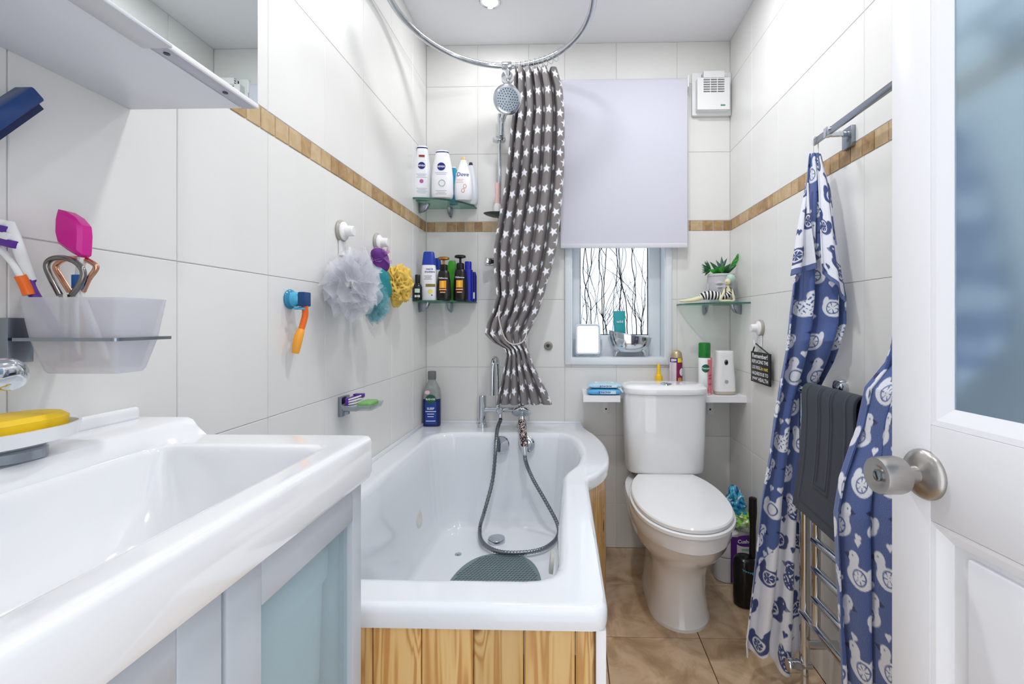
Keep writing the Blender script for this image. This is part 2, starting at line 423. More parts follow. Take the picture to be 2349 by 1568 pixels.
# ceiling spotlights
LAMPM = mat('lamp_lens', (255, 250, 240), .3, emit=6)
lab = ['recessed ceiling spotlight with chrome bezel above the bath', 'recessed ceiling spotlight in the middle of the room', 'recessed ceiling spotlight above the toilet', 'recessed ceiling spotlight just inside the door']
for (sx, sy), lb in zip(SPOTS, lab):
    t = thing('ceiling_spotlight', lb, 'light', (sx, sy, ZC - .008), group='ceiling spotlights')
    M = Matrix.Translation((sx, sy, ZC))
    part('bezel', MB().lathe([(.031, 0), (.046, 0), (.046, -.004), (.041, -.008), (.033, -.006), (.031, 0)], M, 32, False, False), CHROME, t)
    part('lens', MB().lathe([(.031, 0), (.031, -.004), (.028, -.005)], M, 24), LAMPM, t)

# ------------------------------------------------------------------ window
win = link(bpy.data.objects.new('window_1', None)); win.location = (W1[0], YB, W1[2]); WM[win.name] = Matrix.Translation(win.location)
win['kind'] = 'structure'; win['label'] = 'white window with birch branch privacy film half covered by the blind'; win['category'] = 'window'
UPVC = mat('white_upvc', (228, 233, 238), .25)
YG = YB + .135
mb = MB()
x0, x1, z0, z1 = W1
mb.box((x0 - .001, YB - .004, z0 - .002), (x0 + .006, YG + .06, z1)); mb.box((x1 - .006, YB - .004, z0), (x1 + .001, YG + .06, z1)); mb.box((x0, YB, z1 - .006), (x1, YG + .06, z1 + .001))
part('reveal_lining', mb, UPVC, win)
part('sill', MB().box((x0 - .002, YB - .012, z0 - .03), (x1 + .002, YG + .06, z0 + .003), .002), UPVC, win)
for a, b in (((x0 - .030, z0 - .032), (x0, z1 + .03)), ((x1, z0 - .032), (x1 + .028, z1 + .03)), ((x0 + .0005, z0 - .032), (x1 - .0005, z0 - .031 + .029)), ((x0, z1), (x1, z1 + .03))):
    part('trim', MB().box((a[0], YB - .013, a[1]), (b[0], YB + .0, b[1]), .003), UPVC, win)
gx0, gx1, gz0 = P(1330, 700, Y=YG).x, P(1486, 700, Y=YG).x, P(1400, 768, Y=YG).z
FR = 1.99
fr = [((x0 + .006, z0), (gx0, z1 - .006)), ((gx1, z0), (x1 - .006, z1 - .006)), ((gx0, z0), (gx1, gz0)), ((gx0, FR), (gx1, z1 - .006))]
for a, b in fr: part('frame_bar', MB().box((a[0], YG - .035, a[1]), (b[0], YG + .03, b[1]), .004), UPVC, win)
mb = MB()
for a, b in (((gx0 - .001, gz0 - .001), (gx0 + .004, FR)), ((gx1 - .004, gz0 - .001), (gx1 + .001, FR)), ((gx0, gz0 - .001), (gx1, gz0 + .004))): mb.box((a[0], YG - .008, a[1]), (b[0], YG - .001, b[1]))
part('gasket', mb, mat('gasket', (40, 42, 45), .6), win)
PANE = mat('daylit_frosted_film', (236, 246, 252), .4, emit=.75)
pane = part('pane', MB().box((gx0 - .004, YG, gz0 - .004), (gx1 + .004, YG + .006, FR + .004)), PANE, win)
# birch stems and twigs printed on the film
def ribbon(mb, pts, w0, w1, y):
    n = len(pts); L = []; R_ = []
    for i, (x, z) in enumerate(pts):
        a = pts[max(i - 1, 0)]; b = pts[min(i + 1, n - 1)]; dx, dz = b[0] - a[0], b[1] - a[1]; l = math.hypot(dx, dz) or 1
        wd = (w0 + (w1 - w0) * i / (n - 1)) / 2
        L.append((x - dz / l * wd, y, z + dx / l * wd)); R_.append((x + dz / l * wd, y, z - dx / l * wd))
    o = len(mb.v); mb.v += [Vector(p) for p in L + R_]
    mb.f += [(o + i, o + i + 1, o + n + i + 1, o + n + i) for i in range(n - 1)]
def inpane(p): return gx0 + .002 < p[0] < gx1 - .002 and gz0 + .002 < p[1] < FR
rb = random.Random(21)
def grow(mb, x, z, ang, length, wd, y, depth):
    pts = [(x, z)]; n = max(4, int(length / .02)); a = ang
    for i in range(n):
        a += rb.uniform(-.16, .16) + (ang - a) * .12
        q = (pts[-1][0] + math.sin(a) * length / n, pts[-1][1] + math.cos(a) * length / n)
        if not inpane(q): break
        pts.append(q)
    if len(pts) < 3: return
    ribbon(mb, pts, wd, wd * .35, y)
    if depth > 0:
        for k in range(rb.randint(1, 2) + (4 if depth == 2 else 0)):
            i = rb.randint(1, len(pts) - 2)
            grow(mb, pts[i][0], pts[i][1], ang + rb.choice((-1, 1)) * rb.uniform(.25, .6), length * rb.uniform(.12, .3), wd * .55, y, depth - 1)
dark = MB(); dark.smooth = False; pale = MB(); pale.smooth = False
for k in range(11): grow(pale, gx0 + (k + rb.random()) * (gx1 - gx0) / 11, gz0 + .003, rb.uniform(-.06, .06), 1.0, .0048, YG - .0006, 2)
for k in range(8): grow(dark, gx0 + .012 + (k + rb.uniform(.1, .9)) * (gx1 - gx0 - .02) / 8, gz0 + .003, rb.uniform(-.05, .05), 1.05, .0056, YG - .001, 2)
part('pale_branch_print', pale, mat('print_pale', (186, 196, 204), .6), pane)
part('dark_branch_print', dark, mat('print_dark', (40, 42, 48), .6), pane)

# ------------------------------------------------------------------ bathtub
RZ = 0.60
bulge = [(.062, 1.445), (.072, 1.475), (.106, 1.53), (.138, 1.62), (.152, 1.74), (.148, 1.88), (.124, 2.02), (.095, 2.12), (.072, 2.20), (.063, YB - .0006)]
def crv(l, k=5): return [(p.x, p.y) for p in cr([(a, b, 0) for a, b in l], k)]
outer = [(XL + .0006, YB - .0006), (XL + .0006, .80)] + rpoly([(0, .80), (.070, .80), (.062, 1.43)], [0, .03, 0])[0:-1] + crv(bulge)
ib = [(-.010, 1.45), (-.008, 1.49), (.006, 1.54), (.038, 1.62), (.056, 1.73), (.054, 1.83), (.034, 1.95), (.004, 2.02), (-.035, 2.055)]
inner = rpoly([(-.10, 2.062), (-.605, 2.062), (-.605, .885), (-.010, .885), (-.010, 1.40)], [0, .13, .05, .075, 0])[:-1] + crv(ib)
BC = (-.27, 1.55)
def raycast(poly, ang):
    dx, dy = math.cos(ang), math.sin(ang); best = 0
    for i in range(len(poly)):
        ax, ay = poly[i - 1][0] - BC[0], poly[i - 1][1] - BC[1]; ex, ey = poly[i][0] - poly[i - 1][0], poly[i][1] - poly[i - 1][1]
        det = dx * (-ey) + ex * dy
        if abs(det) < 1e-12: continue
        t = (ax * (-ey) + ex * ay) / det; u = (dx * ay - dy * ax) / det
        if t > 0 and -1e-6 <= u <= 1 + 1e-6: best = max(best, t)
    return (BC[0] + dx * best, BC[1] + dy * best)
angs = sorted(set([2 * PI * i / 200 for i in range(200)] + [math.atan2(p[1] - BC[1], p[0] - BC[0]) % (2 * PI) for p in outer + inner]))
angs = [a for i, a in enumerate(angs) if i == 0 or a - angs[i - 1] > 2.5e-3]
OUT = [raycast(outer, a) for a in angs]; INN = [raycast(inner, a) for a in angs]
def ins(ring, d, z, hx=.38, hy=.7): return [(BC[0] + (p[0] - BC[0]) * (1 - d / hx), BC[1] + (p[1] - BC[1]) * (1 - d / hy), z) for p in ring]
_nrm = []
for i in range(len(OUT)):
    a = Vector(OUT[i - 1]); b = Vector(OUT[(i + 1) % len(OUT)]); t = (b - a).normalized(); _nrm.append(Vector((-t.y, t.x)))   # inward normal (ring runs counter-clockwise)
def outs(ring, d, z): # rim edge pulled in, but not where the bath meets the walls
    out = []
    for p, n in zip(ring, _nrm):
        k = min(1, (p[0] - XL) / .05, (YB - p[1]) / .08); k = max(k, 0)
        if d > .012: r = Vector(BC) - Vector(p); n = r.normalized()      # on the flat of the rim move towards the middle, so no faces cross
        out.append((p[0] + n.x * d * k, p[1] + n.y * d * k, z))
    return out
rings = [outs(OUT, .012, RZ - .042), outs(OUT, .002, RZ - .040), outs(OUT, 0, RZ - .03), outs(OUT, 0, RZ - .014), outs(OUT, .003, RZ - .005), outs(OUT, .009, RZ - .0008), outs(OUT, .016, RZ), outs(OUT, .022, RZ)]
rings += [ins(INN, -.013, RZ, .3, .59), ins(INN, -.008, RZ, .3, .59), ins(INN, 0, RZ - .002, .3, .59), ins(INN, .007, RZ - .008, .3, .59), ins(INN, .013, RZ - .022, .3, .59)]
for d, z in ((.02, .50), (.030, .38), (.040, .28), (.050, .226), (.060, .208), (.072, .2015), (.09, .2), (.12, .1995)): rings.append(ins(INN, d, z, .3, .59))
bath = thing('bathtub', 'white P-shaped acrylic bathtub with bulged shower end', 'bathtub', (-.3, 1.5, 0))
part('shell', MB().loft(rings, False, True), ACRYL, bath, sharp=50)
part('wall_seal', MB().box((XL + .0006, .81, RZ - .002), (XL + .012, YB - .0006, RZ + .014), .004).box((XL + .0006, YB - .012, RZ - .002), (.06, YB - .0006, RZ + .012), .004), ACRYL, bath)
def knob_on(parent, name, c, zdir, prof, m=CHROME, n=24): return part(name, MB().lathe(prof, axis_m(c, zdir), n), m, parent)
yw = 2.03
knob_on(bath, 'overflow_cover', P(1150, 1018, Y=yw), (0, -1, .12), [(.036, -.006), (.036, .010), (.033, .014), (.0, .015)])
knob_on(bath, 'overflow_knob', P(1208, 1018, Y=yw), (0, -1, .12), [(.036, -.006), (.036, .004), (.030, .008), (.024, .009), (.02, .02), (0, .021)])
pl = P(1139, 1240, Z=.203)
knob_on(bath, 'plug', pl, (0, 0, 1), [(.035, -.003), (.035, .010), (.033, .013), (0, .0145)])
for px in (1051, 1200): knob_on(bath, 'air_jet', P(px, 1271, Z=.2), (0, 0, 1), [(.013, -.002), (.013, .002), (.006, .005), (0, .005)], n=16)
knob_on(bath, 'water_jet', (-.570, P(960, 1190, X=-.57).y, P(960, 1190, X=-.57).z), (1, 0, .1), [(.034, -.008), (.034, .003), (.026, .006), (.012, .004), (0, .002)], mat('jet_plastic', (226, 224, 214), .35))
knob_on(bath, 'water_jet', (-.052, 1.42, .36), (-1, 0, .1), [(.034, -.008), (.034, .003), (.026, .006), (.012, .004), (0, .002)], MATS['jet_plastic'])

# bath panel: tongue and groove planks round front and bulge
PT = RZ - .0425
bp_ = None
def plank(a, b):
    a = Vector((a[0], a[1], 0)); b = Vector((b[0], b[1], 0)); d = (b - a); L_ = d.length; M = frame(a, d, (-d.y, d.x, 0))
    pts = [(.0008, .012), (.0008, .004), (.004, 0), (L_ - .004, 0), (L_ - .0008, .004), (L_ - .0008, .012)]
    c = (a + b) / 2; mb = MB(); mb.smooth = False
    mb.prism(pts, 0, PT, M); o = part('plank', mb, PINE, bp_)
    return o
edges = [P(px, 1500, Y=.818).x for px in (965, 1085, 1201, 1320, 1365)]
fe = [edges[0] - .088 * k for k in (3, 2, 1)] + edges
fe = [max(XL + .004, x) for x in fe]
bp_ = part('panel_frame', MB().box((edges[-1] + .001, .808, 0), (.066, .836, PT), .002).box((XL + .01, .832, .02), (.03, .85, .06)).box((XL + .01, .832, PT - .06), (.03, .85, PT - .02)), PLAST, bath, label='white corner post and battens of the pine bath panel')
for a, b in zip(fe[:-1], fe[1:]): plank((a, .818), (b, .818))
side = [(p[0] - .012, p[1]) for p in [(.065, .84), (.062, 1.43)] + crv(bulge)]
acc = []; 
for p, q in zip(side[:-1], side[1:]):
    n = max(1, int(math.hypot(q[0] - p[0], q[1] - p[1]) / .01))
    acc += [(p[0] + (q[0] - p[0]) * i / n, p[1] + (q[1] - p[1]) * i / n) for i in range(n)]
cur = acc[0]
for p in acc:
    if math.hypot(p[0] - cur[0], p[1] - cur[1]) > .086: plank(cur, p); cur = p
solo('bath_mat', MB().loft([[(x, y, .2022) for x, y in sellipse(.165, .33, 2.6, 48, -.250, 1.445)], [(x, y, .2045) for x, y in sellipse(.165, .33, 2.6, 48, -.250, 1.445)], [(x, y, .206) for x, y in sellipse(.16, .325, 2.6, 48, -.250, 1.445)]]), mat('slate_rubber', (118, 136, 140), .5), 'dark slate grey rubber mat lying in the bathtub', 'mat')
# raised pads of the bath mat
mo = bpy.data.objects['bath_mat']; mb = MB(); mb.smooth = False
for i in range(-12, 13):
    for j in range(-24, 25):
        x, y = i * .0125 + (j % 2) * .006, j * .0125
        if (abs(x) / .152) ** 2.6 + (abs(y) / .315) ** 2.6 < 1:
            c, s_ = math.cos(.6), math.sin(.6); q = [(-.0045, -.0012), (.0045, -.0012), (.0045, .0012), (-.0045, .0012)]
            bx_ = [(-.250 + x + a * c - b * s_, 1.445 + y + a * s_ + b * c) for a, b in q]
            mb.prism(bx_, .2055, .2076)
o = part('raised_pads', mb, mat('slate_rubber_pad', (94, 110, 114), .45), mo); o['kind'] = 'stuff'

# ------------------------------------------------------------------ toilet
TX = .4165
toi = thing('toilet', 'white close-coupled toilet with lid down below the window', 'toilet', (TX, 1.8, 0))
def egg(front, back, hw, z, ymid=None, eb=3.2, n=48, ef=2.0):
    sh = -.012 * min(1, max(0, (z - .2) / .15))
    ym = ymid if ymid is not None else (front + back) / 2; out = []
    for j in range(n):
        t = 2 * PI * j / n; c, s_ = math.cos(t), math.sin(t)
        e = eb if s_ > 0 else ef; ly = (back - ym) if s_ > 0 else (ym - front)
        out.append((TX + sh + hw * math.copysign(abs(c) ** (2 / e), c), ym + ly * math.copysign(abs(s_) ** (2 / e), s_), z))
    return out
sec = [(0, 1.640, .112, 2.10, 1.78), (.012, 1.638, .114, 2.10, 1.78), (.03, 1.648, .106, 2.10, 1.78), (.10, 1.655, .098, 2.10, 1.78), (.17, 1.650, .098, 2.10, 1.77), (.215, 1.628, .106, 2.10, 1.76),
       (.255, 1.585, .124, 2.10, 1.75), (.295, 1.520, .148, 2.10, 1.75), (.335, 1.475, .166, 2.10, 1.75), (.365, 1.452, .173, 2.10, 1.75), (.372, 1.444, .177, 2.11, 1.75), (.414, 1.438, .179, 2.11, 1.75), (.423, 1.444, .175, 2.105, 1.75)]
part('pan', MB().loft([egg(f, bk, h, z, ym) for z, f, h, bk, ym in sec]), WHITE, toi)
def lid_outline(grow_, z):
    base = [(-.120, 1.955), (-.152, 1.88), (-.171, 1.79), (-.175, 1.70), (-.166, 1.61), (-.141, 1.53), (-.100, 1.47), (-.050, 1.436), (0, 1.426)]
    pts = [(x, y) for x, y in base] + [(-x, y) for x, y in reversed(base[:-1])]
    q = crv(pts, 5); c = (0, 1.7)
    return [(TX - .012 + x * (1 + grow_ / .18), c[1] + (y - c[1]) * (1 + grow_ / .27), z) for x, y in q]
part('seat', MB().loft([lid_outline(-.004, .424), lid_outline(.001, .428), lid_outline(.001, .438), lid_outline(-.003, .441)]), mat('white_seat_plastic', (238, 239, 240), .14), toi)
part('lid', MB().loft([lid_outline(-.010, .4415), lid_outline(-.006, .444), lid_outline(-.006, .454), lid_outline(-.010, .4585), lid_outline(-.02, .4605), lid_outline(-.09, .4620)]), MATS['white_seat_plastic'], toi)
for s_ in (-1, 1): part('hinge', MB().rod((TX + s_ * .075 - .02, 1.962, .434), (TX + s_ * .075 + .02, 1.962, .434), .010), CHROME, toi)
def tank(hw, yf, yb, z, n=56):
    out = []
    for j in range(n):
        t = 2 * PI * j / n; c, s_ = math.cos(t), math.sin(t); e = 6 if s_ > 0 else 3.4; ym = yb - .09; ly = (yb - ym) if s_ > 0 else ym - yf
        out.append((TX + hw * math.copysign(abs(c) ** (2 / e), c), ym + ly * math.copysign(abs(s_) ** (2 / e), s_), z))
    return out
part('cistern', MB().loft([tank(.150, 1.975, 2.12, .446), tank(.163, 1.947, 2.13, .457), tank(.166, 1.938, 2.132, .478), tank(.170, 1.93, 2.132, .60), tank(.173, 1.928, 2.134, .78), tank(.173, 1.928, 2.134, .789)]), WHITE, toi)
cl = part('cistern_lid', MB().loft([tank(.172, 1.929, 2.135, .7895), tank(.178, 1.920, 2.139, .791), tank(.180, 1.917, 2.140, .800), tank(.178, 1.92, 2.139, .813), tank(.168, 1.935, 2.13, .823), tank(.14, 1.97, 2.11, .828), tank(.08, 2.01, 2.08, .829)]), WHITE, toi)
bt = P(1528, 881, Z=.828)
part('flush_button', MB().lathe([(.024, -.004), (.024, .003), (.021, .005), (.019, .004), (.018, .002)], Matrix.Translation(bt), 24, True, True), CHROME, cl)
for s_ in (-1, 1):
    q = [(s_ * (.0015 + .0145 * math.cos(a)), .0155 * math.sin(a)) for a in [-PI / 2 + PI * i / 10 for i in range(11)]]
    part('button_half', MB().prism(q, .001, .0045, Matrix.Translation(bt)), CHROMED, cl)
part('inlet_pipe', MB().tube(cr([(TX - .13, 2.06, .445), (TX - .13, 2.07, .38), (TX - .135, 2.12, .33), (TX - .14, 2.2, .31), (TX - .14, YB - .002, .31)], 5), .008), CHROMED, toi)

# shelf board behind the toilet, cut round the cistern
SZ = .767
xa, xb = P(1338, 908, Y=2.05).x, XR
mb = MB(); mb.smooth = False
mb.prism([(xa, 2.05), (.229, 2.05), (.229, 2.150), (.604, 2.150), (.604, 2.05), (xb, 2.05), (xb, YB), (xa, YB)], SZ - .027, SZ)
shelf = thing('wall_shelf', 'white board shelf on brackets cut round the toilet cistern', 'shelf', (TX, YB, SZ - .1))
part('board', mb, PAINT, shelf)
for px in (1391, 1632):
    c = P(px, 940, Y=2.232); mb = MB()
    mb.box((c.x - .015, YB - .004, SZ - .12), (c.x + .015, YB, SZ - .027), .001).box((c.x - .015, YB - .16, SZ - .031), (c.x + .015, YB, SZ - .027), .001)
    br = part('bracket', mb, PAINT, shelf)
    for dz in (.052, .095): part('screw', MB().lathe([(.005, 0), (.004, .0015), (0, .002)], axis_m((c.x, YB - .004, SZ - dz), (0, -1, 0)), 10), BLACK, br)

# ------------------------------------------------------------------ vanity, basin, cabinet
BX, BY1, BY0, BZ = P(858, 1000, Y=.735).x, .735, .075, .915
VX = BX - .012; XW = XL + .0006
GREY = mat('grey_painted_frame', (188, 193, 200), .3)
FROST = m_glass('frosted_teal_glass', (234, 244, 247), mix=.24, opac=(222, 236, 241), orough=.3)
van = thing('vanity_unit', 'grey vanity cupboard with frosted glass doors under the basin', 'cabinet', ((XL + VX) / 2, .4, 0))
mb = MB(); mb.smooth = False
vy0, vy1 = .098, .716; vz = BZ - .068
for a, b in (((XW, vy0, .08), (VX - .024, vy0 + .016, vz - .001)), ((XW, vy1 - .016, .08), (VX - .024, vy1, vz - .001)), ((XW, vy0 + .017, .081), (VX - .025, vy1 - .017, .096)), ((XW, vy0 + .017, .097), (XW + .01, vy1 - .017, vz - .001)), ((XW, vy0, 0), (VX - .05, vy1, .0795)), ((XW + .011, vy0 + .017, .42), (VX - .06, vy1 - .017, .436))): mb.box(a, b)
part('carcass', mb, mat('white_melamine', (225, 228, 232), .35), van)
gap = P(515, 1400, X=VX).y
for k, (a, b) in enumerate(((vy0 + .001, gap - .003), (gap + .003, vy1))):
    fw = .050; mb = MB(); z0_, z1_ = .09, vz - .002
    for p, q in (((a, z0_), (a + fw, z1_)), ((b - fw if k == 0 else b - .028, z0_), (b, z1_)), ((a + fw + .0002, z1_ - fw), ((b - fw if k == 0 else b - .028) - .0002, z1_)), ((a + fw + .0002, z0_), ((b - fw if k == 0 else b - .028) - .0002, z0_ + fw))):
        mb.box((VX - .022, p[0], p[1]), (VX, q[0], q[1]), .0015)
    d = part('door', mb, GREY, van)
    part('glass_pane', MB().box((VX - .014, a + fw - .004, z0_ + fw - .004), (VX - .009, (b - fw if k == 0 else b - .028) + .004, z1_ - fw + .004)), FROST, d)
def tubr(hx, hy, z): return [(-.425 - .312 + .312 + x, .566 + y, .4366 + z) for x, y in rpoly([(-hx, -hy), (hx, -hy), (hx, hy), (-hx, hy)], .03, 5)]
solo('storage_tub', MB().loft([tubr(.060, .100, 0), tubr(.065, .105, .004), tubr(.071, .113, .285), tubr(.076, .118, .288), tubr(.076, .118, .325), tubr(.070, .112, .334), tubr(.03, .06, .338)]), PLAST, 'white lidded tub seen through the frosted vanity door', 'tub')

bas = thing('washbasin', 'white rectangular ceramic washbasin on the grey vanity unit', 'basin', ((XL + BX) / 2, .4, vz))
LX = P(440, 965, Y=.735).x             # front of the raised back ledge
LZ = BZ + .026
def rrect(x0, x1, y0, y1, r, z, k=6): return [(p[0], p[1], z) for p in rpoly([(x0, y0), (x1, y0), (x1, y1), (x0, y1)], r, k)]
def rim(d, z): return rrect(XL + .0006, BX - d, BY0 + d, BY1 - d, .012, z)
ix0, ix1, iy0, iy1 = LX + .012, P(745, 1022, Z=BZ).x, BY0 + .05, P(745, 1022, Z=BZ).y
def bowl(d, z, r=.03): return rrect(ix0 + d * .6, ix1 - d, iy0 + d, iy1 - d, r, z)
rings = [rim(.012, vz), rim(.003, vz + .002), rim(.0, vz + .01), rim(0, BZ - .009), rim(.001, BZ - .005), rim(.0035, BZ - .0015), rim(.0075, BZ - .0002), rim(.012, BZ), rim(.016, BZ), bowl(-.010, BZ), bowl(-.005, BZ - .0004), bowl(0, BZ - .003), bowl(.003, BZ - .008), bowl(.006, BZ - .016), bowl(.02, BZ - .06, .05), bowl(.045, BZ - .105, .07), bowl(.08, BZ - .125, .07), bowl(.12, BZ - .13, .06)]
part('bowl', MB().loft(rings, False, True), WHITE, bas, sharp=45)
# raised ledge with a curved step down to the rim, extruded along Y
def ledge(y, k):
    """ledge section at y; k widens its foot where it runs out over the end rims"""
    return [(x, y, z) for x, z in [(XL + .0006, BZ - .006), (LX + .011 + .019 * k, BZ - .006 + .002 * k), (LX + .0105 + .0115 * k, BZ + .003), (LX + .009 + .003 * k, BZ + .012), (LX + .0045, LZ - .0035), (LX - .004, LZ), (XL + .0006, LZ)]]
mb = MB(); mb.loft([ledge(BY0, 1), ledge(BY0 + .004, 1), ledge(iy0 - .006, 1), ledge(iy0 + .02, 0), ledge(iy1 - .02, 0), ledge(iy1 + .006, 1), ledge(BY1 - .010, 1), ledge(BY1 - .003, 1)]); part('back_ledge', mb, WHITE, bas)
UX = P(285, 945, Y=.728).x
part('upstand', MB().box((XL + .0006, BY0 + .001, LZ - .002), (max(UX, XL + .014), BY1 - .012, LZ + .019), .005, 3), WHITE, bas)

tapm = thing('basin_tap', 'chrome basin mixer tap at the left edge of the picture', 'tap', (-.60, .36, LZ + .0005))
part('body', MB().lathe([(.026, 0), (.026, .006), (.021, .010), (.021, .085), (.019, .092), (0, .094)], Matrix.Translation((-.60, .36, LZ + .0005)), 24), CHROME, tapm)
e = P(20, 868, Y=.455)
part('spout', MB().tube(cr([(-.60, .36, LZ + .06), (-.58, .40, LZ + .085), (-.557, .44, e.z + .008), (e.x, .455, e.z)], 12), [.015] * 24 + [.014] * 12 + [.013], 20), CHROME, tapm)
part('lever', MB().box((-.61, .30, LZ + .096), (-.59, .37, LZ + .108), .005), CHROME, tapm)

sd = thing('soap_dish', 'white oval soap dish on chrome foot standing on the basin ledge', 'dish', (-.628, .50, LZ))
c = Vector((-.628, .50, LZ + .0005))
part('foot', MB().lathe([(.034, 0), (.034, .010), (.030, .014)], Matrix.Translation(c), 28), CHROMED, sd)
def ell(a, b, z): return [(c.x + x, c.y + y, c.z + z) for x, y in sellipse(a, b, 2.3, 40)]
part('tray', MB().loft([ell(.03, .035, .013), ell(.043, .064, .018), ell(.046, .068, .034), ell(.043, .065, .034), ell(.041, .062, .024)]), WHITE, sd)
solo('soap_bar', MB().loft([[(c.x + x, c.y + y, c.z + z) for x, y in sellipse(a, b, 2.6, 36)] for a, b, z in ((.030, .048, .0245), (.036, .054, .030), (.036, .055, .042), (.030, .049, .047), (.01, .02, .0485))]), mat('yellow_soap', (246, 204, 24), .45, sss=.1), 'bright yellow soap bar in the white oval dish', 'soap')

# mirror cabinet
CZ, CYE, CXF = P(300, 252, X=XL).z, P(300, 252, X=XL).y, P(574, 246, Y=.735).x
mc = thing('mirror_cabinet', 'white wall cabinet with mirrored doors above the basin', 'cabinet', (XL, .45, CZ))
part('carcass', MB().box((XL, .12, CZ), (CXF - .003, CYE, 2.08), .0015), mat('white_cabinet_melamine', (226, 229, 236), .3), mc)
MIR = mat('mirror_silver', (225, 232, 232), .01, metal=1)
DXF = P(608, 246, Y=.735).x
ysm = P(378, 50, X=DXF).y
d = part('mirror_door', MB().box((CXF, .12, CZ - .001), (DXF - .003, CYE, 2.08), .001), mat('aluminium_profile', (176, 178, 194), .3), mc)
part('mirror_glass', MB().box((DXF - .003, .121, CZ + .006), (DXF - .001, CYE - .001, 2.079)), MIR, d)
part('edge_strip', MB().box((DXF - .004, .12, CZ - .001), (DXF, CYE, CZ + .006), .0008), PLAST, d)
for px, py in ((428, 122), (544, 212)):
    q = P(px, py, Z=CZ - .001); part('screw', MB().lathe([(.0035, 0), (.0035, .001), (0, .001)], axis_m(((CXF + DXF) / 2 - .002, q.y, CZ - .001), (0, 0, -1)), 12), mat('dark_screw', (60, 62, 76), .4, metal=.6), d)
part('finger_pull', MB().box((CXF - .003, .14, CZ - .006), (DXF + .010, ysm, CZ - .001), .0012), mat('satin_grey_plastic', (206, 209, 214), .35), mc)

# ------------------------------------------------------------------ open door on the right
dd = Vector((.098, -1, 0)).normalized(); dn = Vector((-1, -.098, 0)).normalized(); E0 = Vector((.477, .698, 0))
DM = frame(E0, dd, (0, 0, 1))           # local x along the door away from its latch edge, y up, z = dd x up
if DM.col[2].xyz.dot(dn) < 0: pass
nz = 1 if Vector((DM[0][2], DM[1][2], DM[2][2])).dot(dn) > 0 else -1
def dbox(mb, a, b, r=.002): return mb.merge(MB().box((a[0], a[1], a[2] * nz), (b[0], b[1], b[2] * nz), r), DM)
door = link(bpy.data.objects.new('door_1', None)); door.location = E0; WM[door.name] = Matrix.Translation(E0)
door['kind'] = 'structure'; door['label'] = 'white half-glazed panel door standing open on the right'; door['category'] = 'door'
DW, DH, TH = .72, 1.98, .038
def door_s(px): # distance along the door at pixel column px
    a = (px - CX) / FPX; r = (-math.sin(YAW) + a * math.cos(YAW)) / (math.cos(YAW) + a * math.sin(YAW))
    return (E0.y * r - E0.x) / (dd.x - dd.y * r)
def door_z(px, py):
    s_ = door_s(px); p = E0 + dd * s_; return P(px, py, Y=p.y).z
sg = door_s(2172); ss = door_s(2134); zg = door_z(2200, 968); zm1 = door_z(2135, 1194)
DPAINT = mat('white_door_paint', (242, 242, 246), .28)
part('stile', dbox(MB(), (0, .005, -TH), (ss, DH, 0)), DPAINT, door); part('stile', dbox(MB(), (DW - ss, .005, -TH), (DW, DH, 0)), DPAINT, door)
part('lock_rail', dbox(MB(), (ss, zm1, -TH), (DW - ss, zg - .012, 0)), DPAINT, door)
part('top_rail', dbox(MB(), (ss, DH - .11, -TH), (DW - ss, DH, 0)), DPAINT, door); part('bottom_rail', dbox(MB(), (ss, .005, -TH), (DW - ss, .21, 0)), DPAINT, door)
bw = sg - ss
def bead(x0, x1, y0, y1, wd, depth):
    """sloped moulding round a panel opening"""
    mb = MB(); mb.smooth = False
    A = [(x0, y0), (x1, y0), (x1, y1), (x0, y1)]; B = [(x0 + wd, y0 + wd), (x1 - wd, y0 + wd), (x1 - wd, y1 - wd), (x0 + wd, y1 - wd)]
    A2 = [(x0 + wd * .3, y0 + wd * .3), (x1 - wd * .3, y0 + wd * .3), (x1 - wd * .3, y1 - wd * .3), (x0 + wd * .3, y1 - wd * .3)]
    mb.loft([[DM @ Vector((p[0], p[1], nz * -.001)) for p in A], [DM @ Vector((p[0], p[1], nz * -.002)) for p in A2], [DM @ Vector((p[0], p[1], nz * -depth)) for p in B], [DM @ Vector((p[0], p[1], nz * -(depth + .004))) for p in B]], False, False)
    return mb
part('glazing_bead', bead(ss, DW - ss, zg - .012, DH - .11, bw, .010), DPAINT, door)
def m_rough(name, col, rough):
    m = bpy.data.materials.new(name); m.use_nodes = True; N = m.node_tree.nodes; L = m.node_tree.links; b = N['Principled BSDF']
    b.inputs['Base Color'].default_value = rgb(*col); b.inputs['Roughness'].default_value = rough; b.inputs['Transmission Weight'].default_value = .8; b.inputs['IOR'].default_value = 1.2
    b.inputs['Specular IOR Level'].default_value = .6; return m
part('glass_pane', dbox(MB(), (sg - .008, zg - .008, -.016), (DW - sg + .008, DH - .11 - bw + .008, -.011), 0), m_rough('frosted_door_glass', (196, 220, 236), .28), door)
